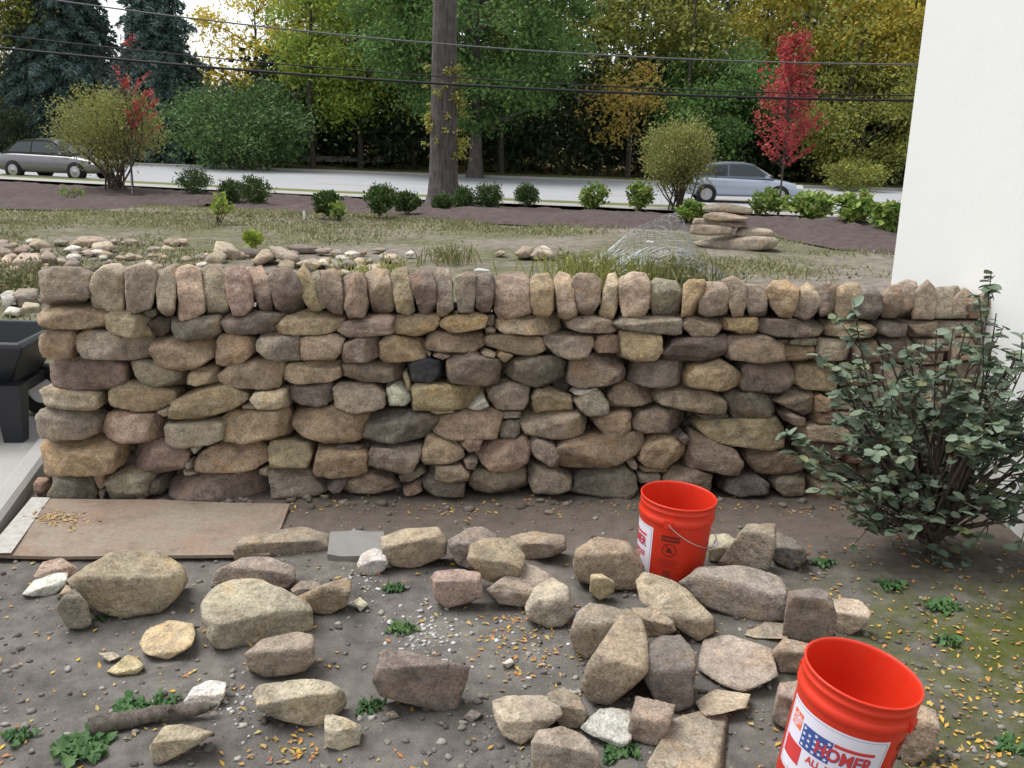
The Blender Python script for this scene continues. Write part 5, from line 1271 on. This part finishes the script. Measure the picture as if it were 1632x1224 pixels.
for px, py, w, h, lab in ((1036, 391, 12, 5, 'white plastic scrap caught in the wire mesh'), (485, 349, 5, 13, 'small white marker flag in the bare lawn'), (768, 436, 24, 6, 'white plastic bottle lying behind the wall')):
    q = on_g(px, py, 0.0 if px != 1036 else 0.30); k = q[1] / FPX; m = MB(); m.tube([(-w * k / 2, 0, .03), (-w * k * .2, .01, .035), (w * k / 2, 0, .03)] if w > h else [(0, 0, -.02), (0.01, 0, h * k * .5), (0, 0, h * k)], [h * k * .3, h * k * .5, h * k * .25] if w > h else [w * k * .2, w * k * .5, w * k * .3], 8); o = m.build('plastic_scrap' if px == 1036 else ('marker_flag' if px == 485 else 'plastic_bottle'), GRIP); o.location = q; tag(o, lab, 'litter' if px != 485 else 'marker')
# cairn of slabs
q = on_g(1168, 398); dy = q[1]; kk = dy / FPX
CA = (('L .30', 'bottom slab of the flat stone stack on the lawn, the widest', '1095,384 1100,373 1160,374 1235,378 1241,388 1225,397 1170,401 1120,394', 0), ('B .25', 'second slab up in the flat stone stack, at its left', '1099,372 1103,357 1150,359 1168,364 1165,374 1120,375', 0),
      ('L .30', 'thick short slab at the right of the flat stone stack', '1172,373 1178,362 1195,364 1228,362 1232,374 1200,379 1178,378', 0), ('T .35', 'third slab up in the flat stone stack', '1104,357 1108,347 1190,353 1196,361 1165,364 1120,360', 0),
      ('T .30', 'fourth slab up in the flat stone stack, short and thick', '1120,346 1126,338 1190,340 1196,350 1150,353 1125,350', 0), ('B .30', 'top slab of the flat stone stack, tilted', '1120,335 1124,321 1150,323 1190,330 1200,337 1196,342 1150,337', 0))
for i, (ct, lab, co, _) in enumerate(CA):
    P = pts(co, (0, 0, 1.0)); loose_rock(P, ct[0], float(ct[2:]), lab, 'stone slab', 'stone_slab', ry=dy + (0.0 if i == 0 else 0.12), seed=950 + i, al=4, be=2, p=18, res=9, sink=0.006 + 0.02 * (i > 0), lift=0.95, thick=0.7)
mb = MB(); mb.box((q[0] + 0.12, dy + 0.30, float(gh(q[0], dy)) + 0.02), (0.7, 0.10, 0.09)); tag(mb.build('timber_bearer', mat_simple('old_timber', (0.12, 0.09, 0.07), 0.9)), 'dark timber bearer under the flat stone stack', 'timber')

# ------------------------------------------------------------------ vehicles
def mat_paint(name, col):
    t = NT(name); t.b.inputs['Base Color'].default_value = (*col, 1); t.b.inputs['Metallic'].default_value = 0.55; t.b.inputs['Roughness'].default_value = 0.32; t.b.inputs['Coat Weight'].default_value = 0.5
    n = t.noise(t.obj(), 3, 4); t.l(t.mix(n, tuple(q * 0.92 for q in col), tuple(q * 1.05 for q in col)), t.b.inputs['Base Color']); return t.m
GLASS = mat_simple('tinted_glass', (0.03, 0.04, 0.045), 0.08, 0, 0.05, 3, 0.6); CHROME = mat_simple('alloy', (0.42, 0.42, 0.43), 0.3, 0.9); LAMP_R = mat_simple('tail_lamp', (0.55, 0.03, 0.02), 0.2, 0, 0.1, 3, 0.6); LAMP_W = mat_simple('head_lamp', (0.75, 0.75, 0.72), 0.15, 0, 0.1, 3, 0.6)
def car(loc, rz, paint, label, L=4.6, W=1.80, H=1.46, suv=False):
    t = empty('car', loc, label, 'car', None, rz); hw = W / 2; k = H / 1.46; b = 1.0 if not suv else 1.08
    # stations along x (front = +x): x, sill z, shoulder z, half width
    st = [(-2.28, .42, .72, .70), (-2.22, .30, .90, .80), (-2.0, .24, .97, .87), (-1.3, .22, .98, .90), (-.4, .22, .95, .90), (.5, .22, .93, .90), (.95, .22, .92, .90), (1.5, .23, .86, .89), (2.0, .25, .76, .85), (2.22, .30, .66, .76), (2.30, .38, .56, .64)]
    V, F = [], []; nS = len(st); ring = 12
    for x, z0, z1, w in st:
        x *= L / 4.6; z1 *= k * b; h = z1 - z0; w = w / .90 * hw
        half = [(w * .80, z0), (w * .97, z0 + h * .10), (w, z0 + h * .45), (w * .985, z0 + h * .78), (w * .93, z0 + h * .97), (w * .55, z1 + .015)]
        for y, z in half: V.append((x, -y, z))
        for y, z in half[::-1]: V.append((x, y, z))
    for i in range(nS - 1):
        for j in range(ring): F.append((i * ring + j, (i + 1) * ring + j, (i + 1) * ring + (j + 1) % ring, i * ring + (j + 1) % ring))
    F += [tuple(range(ring)), tuple(range((nS - 1) * ring, nS * ring))[::-1]]
    m = MB(); m.add(V, F); bo = m.build('body', paint, t, True); mo = bo.modifiers.new('smooth', 'SUBSURF'); mo.levels = 2; mo.render_levels = 2
    # wheel arches (dark), greenhouse
    gx_ = [(-1.95, .0), (-1.25, .86), (-.55, 1.0), (.05, .98), (.35, .90), (1.15, .0)] if not suv else [(-2.15, .0), (-1.95, .93), (-.6, 1.0), (.1, .98), (.4, .90), (1.15, .0)]
    zb = .93 * k * b; rz_ = (H - zb)
    def gy(f): return hw * (.90 - .17 * f)
    def gz_(f): return zb + rz_ * f
    V = []; 
    for x, f in gx_:
        x *= L / 4.6; V += [(x, -gy(f), gz_(f) - (.02 if f == 0 else 0)), (x, -gy(f) * .55, gz_(f) + .03 * (f > 0)), (x, gy(f) * .55, gz_(f) + .03 * (f > 0)), (x, gy(f), gz_(f) - (.02 if f == 0 else 0))]
    F = [(i * 4 + j, (i + 1) * 4 + j, (i + 1) * 4 + j + 1, i * 4 + j + 1) for i in range(5) for j in range(3)]
    n4 = [i * 4 for i in range(6)]; F += [tuple(n4), tuple(q + 3 for q in n4[::-1])]
    m = MB(); m.add(V, F); m.build('cabin', paint, t, True)
    def pane(P, nm):
        m = MB(); m.add(P, [tuple(range(len(P)))]); return m.build(nm, GLASS, t)
    for s in (-1, 1):
        def sidept(x, f, e=.012): return (x * L / 4.6, s * (gy(f) + e), gz_(f))
        x0 = -1.62 if not suv else -2.0
        pane([sidept(x0, .12), sidept(-.62, .12), sidept(-.60, .86), sidept(-1.22 if not suv else -1.88, .78)], 'rear_window')
        pane([sidept(-.55, .12), sidept(.90, .12), sidept(.36, .78), sidept(.05, .87), sidept(-.53, .86)], 'front_window')
        m = MB(); m.box((.85 * L / 4.6, s * (hw + .06), zb + .06), (.14, .16, .11)); m.build('mirror', paint, t)
        m = MB(); m.box((2.10 * L / 4.6, s * hw * .72, .66 * k * b), (.30, .34, .12), 0, .8); m.build('headlight', LAMP_W, t)
        m = MB(); m.box((-2.19 * L / 4.6, s * hw * .70, .80 * k * b), (.16, .40, .14), 0, .9); m.build('taillight', LAMP_R, t)
        for xs in (-1.38, 1.36):
            n = 24; wx = xs * L / 4.6; R_ = .315
            def disc(prof, nm, mat, par):
                V = []
                for rr_, w in prof:
                    for j in range(n): a = 2 * math.pi * j / n; V.append((wx + rr_ * math.cos(a), s * (hw - .20 + w), R_ + rr_ * math.sin(a)))
                m = MB(); m.add(V, np.array([(i * n + j, i * n + (j + 1) % n, (i + 1) * n + (j + 1) % n, (i + 1) * n + j) for i in range(len(prof) - 1) for j in range(n)])); return m.build(nm, mat, par, True)
            disc([(.36, .0), (.365, .205), (.30, .212)], 'wheel_arch', RUB, t)
            w = disc([(.2, .0), (.30, .0), (.315, .03), (.315, .19), (.30, .214), (.21, .218)], 'wheel', RUB, t)
            disc([(.215, .216), (.18, .222), (.05, .200), (.001, .226)], 'rim', CHROME, w)
    V = [(x * L / 4.6 + dx, y * gy(f) * .86, gz_(f) + .03) for x, f, dx in ((1.12, .06, .03), (.42, .82, .03)) for y in (-1, 1)]; pane([V[0], V[1], V[3], V[2]], 'windshield')
    V = [(x * L / 4.6 - .03, y * gy(f) * .86, gz_(f) + .03) for x, f in (((-1.90, .08), (-1.32, .74)) if not suv else ((-2.12, .15), (-1.98, .8))) for y in (-1, 1)]; pane([V[0], V[2], V[3], V[1]], 'rear_glass')
    m = MB(); m.box((-2.30 * L / 4.6, 0, .55), (.02, .5, .12)); m.build('number_plate', GRIP, t)
    return t
def road_dir(x):
    P = np.array(between(0.3)); i = int(np.argmin(abs(P[:, 0] - x))); i = min(max(i, 1), len(P) - 2); d = P[i + 1] - P[i - 1]; return math.atan2(d[1], d[0])
a = rp(98, 284.5); car((a[0], a[1], float(road_z(a[0]))), road_dir(a[0]), mat_paint('grey_paint', (0.20, 0.20, 0.21)), 'dark grey car driving behind the large feathery shrub')
a = rp(1177, 322); car((a[0], a[1], float(road_z(a[0]))), road_dir(a[0]), mat_paint('silver_blue_paint', (0.42, 0.47, 0.56)), 'silver-blue car driving behind the red sapling', L=4.35, H=1.42)
q = far_base(512, 56); car((q[0], q[1], q[2] + 0.25), math.radians(70), mat_paint('black_paint', (0.03, 0.03, 0.035)), 'black parked car among the trees across the road', suv=True, H=1.7)
mb = MB(); q = far_base(512, 58); mb.box((q[0], q[1], q[2] + .1), (9, 8, .3)); struct(mb.build('parking_pad', CONC), 'pale parking area among the trees across the road')
# pale fence seen between the spruces
q0, q1 = far_base(40, 62), far_base(330, 62); f = empty('fence', (q0 + q1) / 2, 'pale green fence between the spruces across the road', 'fence'); PF = mat_simple('pale_fence', (0.42, 0.48, 0.44), 0.7)
for i in range(11):
    p = q0 + (q1 - q0) * i / 10; m = MB(); m.box((p[0], p[1], p[2] + .9), (.12, .12, 2.0)); keep(m.build('post', PF), f)
    if i < 10:
        p2 = q0 + (q1 - q0) * (i + .5) / 10; m = MB(); m.box((p2[0], p2[1], p2[2] + .9), (np.linalg.norm(q1 - q0) / 10 - .13, .04, 1.7)); keep(m.build('panel', PF), f)

# ------------------------------------------------------------------ overhead wires
def wire(P, d0, rad, mat, lab):
    W_ = [at_y(px, py, d0) for px, py in P]; xs = np.array([w[0] for w in W_]); zs = np.array([w[2] for w in W_]); c = np.polyfit(xs, zs, 2); X = np.linspace(-26, 24, 60)
    m = MB(); m.tube([(x, d0, np.polyval(c, x)) for x in X], rad, 6); o = m.build('overhead_wire', mat, None, True); tag(o, lab, 'wire')
BLK = mat_simple('black_cable', (0.02, 0.02, 0.022), 0.6)
wire(((80, 0), (430, 42), (690, 68), (1000, 92), (1470, 102)), 24.0, 0.020, mat_simple('bright_cable', (0.13, 0.135, 0.145), 0.6, 0.0), 'pale grey overhead wire, the highest of the three')
wire(((0, 77), (280, 101), (550, 124), (1000, 149), (1460, 160)), 24.3, 0.034, BLK, 'thick black overhead cable, the lowest of the three')
wire(((0, 57), (280, 84), (560, 112), (1000, 140), (1460, 152)), 24.6, 0.017, BLK, 'thin black overhead wire just above the thick cable')

# ------------------------------------------------------------------ big shrub before the wall
def big_shrub():
    base = on_g(1482, 885); r = np.random.default_rng(211); t = empty('leafy_shrub', base, 'grey-green leafy shrub with many bare stems before the wall end', 'shrub'); mb = MB(); leaves = []
    k = base[1] / FPX * 1.02
    mb.tube([(0, 0, -0.04), (0.004, 0, 0.08), (0.0, 0.0, 0.16)], [0.026, 0.022, 0.02], 8)
    def env(u):  # random target in the crown, in metres relative to the base
        while True:
            q = r.uniform(-1, 1, 3)
            if 0.30 < np.linalg.norm(q) < 1: break
        return np.array([-0.02 + q[0] * 0.64, -0.02 + q[1] * 0.36, 0.62 + q[2] * 0.50])
    tips = []
    for i in range(104):
        e = env(0)
        if e[2] < 0.35 and abs(e[0]) < 0.2: e[0] *= 2
        s = np.array([r.normal() * .02, r.normal() * .02, r.uniform(.05, .17)]); P = limb(mb, s, e, r.uniform(.006, .011), .0025, r, 0.10, 5, 7); tips.append((P, e))
        for j in range(4):
            q = P[r.integers(3, 6)]; e2 = q + unit((e - q) + r.normal(size=3) * 0.14 + np.array([0, 0, .03])) * r.uniform(.08, .2); P2 = limb(mb, q, e2, .0032, .0014, r, 0.1, 4, 4); tips.append((P2, e2))
    # long outlying twigs seen against the wall, building and ground
    for px, py, dy_ in ((1252, 690, -.1), (1262, 720, -.12), (1300, 560, 0), (1580, 432, 0), (1560, 470, 0), (1600, 520, .05), (1540, 905, -.12), (1500, 915, -.15), (1330, 500, .02), (1360, 480, .05)):
        e = at_y(px, py, base[1] + dy_) - base; e[2] = max(e[2], 0.03); P = limb(mb, (0, 0, .12), e, .006, .0018, r, .08, 5, 7); tips.append((P, e)); tips.append((P[3:], e)); tips.append((P[4:], e))
    for P, e in tips:
        n = len(P); up_ = 1.0 if e[2] > 0.52 else 0.62
        for j in range(int(r.integers(5, 9) * up_)):
            u = r.uniform(0.55, 1.0) * (n - 1); p = np.array([np.interp(u, range(n), [q[m_] for q in P]) for m_ in range(3)]); d = unit(np.array([r.normal(), r.normal(), r.normal() * .25 - .12])); leaves.append((p + d * .022, d, r.uniform(.040, .070)))
    mb.build('stems', TWIG, t, True)
    # leaf: folded ovate blade
    lp = [(-.5, 0, 0), (-.25, .26, .04), (.08, .31, .05), (.36, .17, .02), (.5, 0, -.03), (.36, -.17, .02), (.08, -.31, .05), (-.25, -.26, .04), (-.1, 0, -.02), (.2, 0, -.02)]
    lf = [(0, 8, 1), (1, 8, 9, 2), (2, 9, 3), (3, 9, 4), (0, 7, 8), (7, 6, 9, 8), (6, 5, 9), (5, 4, 9)]
    lp = np.array(lp); me0 = None; leaves.sort(key=lambda q: q[0][1] - q[2] * 6); rest = MB()
    for i, (p, d, s) in enumerate(leaves):
        up = unit(np.array([r.normal() * .35, r.normal() * .35 - .15, 1.0])); sd = unit(np.cross(up, d)); nn = np.cross(d, sd)
        if i < 300:
            if me0 is None:
                m = MB(); m.add(lp, lf); o = m.build('leaf', L_SHRUB2, t, True); me0 = o.data
            else: o = bpy.data.objects.new('leaf', me0); COL.objects.link(o); o.parent = t
            o.matrix_local = Matrix(((d[0] * s, sd[0] * s, nn[0] * s, p[0]), (d[1] * s, sd[1] * s, nn[1] * s, p[1]), (d[2] * s, sd[2] * s, nn[2] * s, p[2]), (0, 0, 0, 1)))
        else: rest.add((lp * s) @ np.array([d, sd, nn]) + p, lf)
    o = rest.build('foliage', L_SHRUB2, t, True); o['kind'] = 'stuff'
def mat_shrub():
    t = NT('shrub_leaf'); g = t.geo(); oi = t.n('ShaderNodeObjectInfo'); f = t.math('FRACT', t.math('ADD', g.outputs['Random Per Island'], oi.outputs['Random']))
    c = t.ramp(f, [(0, (0.095, 0.135, 0.082)), (.4, (0.14, 0.19, 0.125)), (.8, (0.19, 0.245, 0.17)), (1, (0.17, 0.18, 0.075))]); c = t.mix(t.math('MULTIPLY', g.outputs['Backfacing'], .6), c, (0.20, 0.235, 0.17))
    t.l(c, t.b.inputs['Base Color']); t.b.inputs['Roughness'].default_value = 0.5; t.b.inputs['Specular IOR Level'].default_value = 0.35
    tr = t.n('ShaderNodeBsdfTranslucent'); t.l(c, tr.inputs[0]); mx = t.n('ShaderNodeMixShader'); mx.inputs[0].default_value = .15; t.l(t.b.outputs[0], mx.inputs[1]); t.l(tr.outputs[0], mx.inputs[2]); t.l(mx.outputs[0], t.out.inputs[0]); return t.m
L_SHRUB2 = mat_shrub(); big_shrub()

# ------------------------------------------------------------------ weeds, pebbles and fallen leaves on the soil
def weed(px, py, size, n, lab, seed, mat=L_WEED, tall=0.35):
    q = on_g(px, py); q[2] = gz_at(q[0], q[1]); r = np.random.default_rng(seed); t = empty('weed_plant', q, lab, 'weed'); m = MB()
    for i in range(n):
        a = r.uniform(0, 6.283); L = size * r.uniform(.35, 1.0); W_ = L * r.uniform(.20, .32); el = r.uniform(.08, tall); d = np.array([math.cos(a), math.sin(a), el]); s = np.array([-math.sin(a), math.cos(a), 0]); b0 = np.array([r.normal() * size * .25, r.normal() * size * .2, .004])
        st_ = [(0, .04), (.25, .55), (.42, .35), (.55, 1.0), (.7, .6), (.82, .75), (1.0, .02)]; V = []
        for u, w in st_:
            c = b0 + d * L * u + np.array([0, 0, -.35 * L * u * u * el + .008 * math.sin(9 * u + i)]); V += [c - s * W_ * w + np.array([0, 0, .012 * w * r.normal() + W_ * .25 * w]), c, c + s * W_ * w + np.array([0, 0, W_ * .25 * w])]
        k = len(st_); m.add(V, np.array([(3 * j + o, 3 * j + o + 1, 3 * j + o + 4, 3 * j + o + 3) for j in range(k - 1) for o in (0, 1)]))
    m.build('leaves', mat, t, True)
WD = [(130, 1195, .10, 34, 'large broad-leaved weed under the broken branch', 221), (205, 1130, .08, 26, 'broad-leaved weed on the far side of the broken branch', 222), (255, 1122, .06, 16, 'small weed at the branch tip near the quartz stone', 223), (30, 1175, .06, 16, 'ragged weed with orange leaves at its foot, left of the branch', 224), (590, 1128, .06, 14, 'small weed between the long whitish stone and the grey-purple stone', 225), (985, 1200, .07, 16, 'small weed in front of the white flake', 226),
      (1505, 968, .09, 14, 'dandelion-like weed on the mossy soil below the shrub', 227), (1415, 930, .07, 14, 'upright weed beside the pale oval stone', 228), (1512, 1020, .06, 10, 'small rosette weed in the moss nearer the near bucket', 229), (1310, 900, .06, 12, 'weed by the dark grey leaning stone', 230), (1605, 1195, .06, 10, 'weed in the moss right of the near bucket', 231), (630, 940, .05, 22, 'spreading low weed below the white lump', 232)]
for px, py, s, n, lab, sd in WD: weed(px, py, s * .9, int(n * 2.2), lab, sd)
weed(640, 1003, .05, 60, 'feathery grey-green weed mat next to the white gravel', 233, L_HEDGE, .6); weed(165, 985, .06, 7, 'grass-like sprout by the thin grey flake', 234, L_WEED, 1.2)

r = np.random.default_rng(241); pv_, pf_ = cube_sphere(2)
def scatter(name, n, fpos, smin, smax, mat, lab, cat, flat=0.6, power=2.5):
    m = MB()
    for i in range(n):
        px, py = fpos(); 
        q = on_g(px, py); s = smin + (smax - smin) * r.random() ** power; z = gz_at(q[0], q[1])
        V = pv_ * (1 + .22 * r.normal(size=(len(pv_), 1))) * np.array([s * r.uniform(.7, 1.3), s * r.uniform(.7, 1.3), s * flat]); a = r.uniform(0, 6.28); V = np.stack([V[:, 0] * math.cos(a) - V[:, 1] * math.sin(a), V[:, 0] * math.sin(a) + V[:, 1] * math.cos(a), V[:, 2]], 1)
        m.add(V + np.array([q[0], q[1], z + s * .2]), pf_)
    o = m.build(name, mat, None, True); tag(o, lab, cat, kind='stuff')
def isl(name, cols):
    t = NT(name); g = t.geo(); t.l(t.mix(1.0, t.ramp(g.outputs['Random Per Island'], [(i / (len(cols) - 1), c) for i, c in enumerate(cols)]), t.ramp(t.noise(g.outputs['Position'], 150, 3), [(.3, .75), (.7, 1.2)]), 'MULTIPLY'), t.b.inputs['Base Color']); t.b.inputs['Roughness'].default_value = .9; return t.m
scatter('pebbles', 2000, lambda: (r.uniform(-30, 1660), 800 + 440 * r.random() ** .75), .002, .014, isl('pebbles', [(.08, .07, .06), (.14, .125, .11), (.22, .20, .175), (.36, .34, .31)]), 'small pebbles and clods strewn over the soil', 'pebbles')
scatter('white_gravel', 330, lambda: (lambda k: (r.normal(680, 38), r.normal(1005, 28)) if k < .62 else ((r.normal(585, 22), r.normal(930, 16)) if k < .78 else ((r.normal(845, 40), r.normal(1030, 24)) if k < .9 else (r.normal(385, 22), r.normal(1130, 14)))))(r.random()), .002, .010, isl('white_chips', [(.30, .29, .27), (.45, .44, .42), (.55, .54, .52)]), 'white crushed stone chips scattered in patches on the soil', 'gravel', .6, 2.0)
scatter('wall_foot_stones', 150, lambda: (r.uniform(70, 1500), r.normal(803, 5)), .006, .026, isl('foot_stones', [(.10, .085, .07), (.17, .145, .12), (.24, .20, .165)]), 'small broken stones along the foot of the wall', 'stones', .7, 1.6)
def litter(name, n, fpos, smin, smax, mat, lab, dz=.004):
    C, S_ = [], []
    for i in range(n):
        q = on_g(*fpos()); C.append((q[0], q[1], gz_at(q[0], q[1]) + dz)); S_.append(r.uniform(smin, smax))
    C = np.array(C); nL = len(C); a = r.uniform(0, 6.28, nL); d = np.stack([np.cos(a), np.sin(a), r.normal(size=nL) * .25], 1); s = np.stack([-np.sin(a), np.cos(a), r.normal(size=nL) * .25], 1); L = np.array(S_)[:, None]; up = np.array([0, 0, 1.0])
    V = np.stack([C - d * L * .5, C - d * L * .1 + s * L * .26 + up * L * .14, C + d * L * .5 + up * L * .1, C - d * L * .1 - s * L * .26 + up * L * .12], 1).reshape(-1, 3); k = np.arange(nL)[:, None] * 4
    m = MB(); m.add(V, np.concatenate([k + np.array([0, 1, 2]), k + np.array([0, 2, 3])])); o = m.build(name, mat); tag(o, lab, 'leaves', kind='stuff')
LIT = LG('fallen_leaves', (.62, .42, .06), (.58, .33, .06), (.45, .18, .06), (.50, .40, .14), (.30, .20, .10), trans=.1)
def lp_():
    k = r.random()
    if k < .16: return (r.uniform(440, 1500), r.normal(808, 9))
    if k < .60: return (r.uniform(1280, 1660), 860 + 380 * r.random())
    if k < .625: return (r.normal(465, 30), r.normal(1195, 14))
    if k < .74: return (r.normal(850, 50), r.normal(1015, 40))
    return (r.uniform(-20, 1400), 880 + 350 * r.random())
litter('fallen_leaves', 1500, lp_, .010, .028, LIT, 'small yellow and orange fallen leaves scattered on the soil')
litter('board_litter', 120, lambda: (r.normal(88, 22), r.normal(838, 9)), .012, .03, LG('dry_litter', (.42, .28, .12), (.50, .36, .16), (.30, .20, .10), trans=.1), 'heap of dry tan leaves on the board', .040)
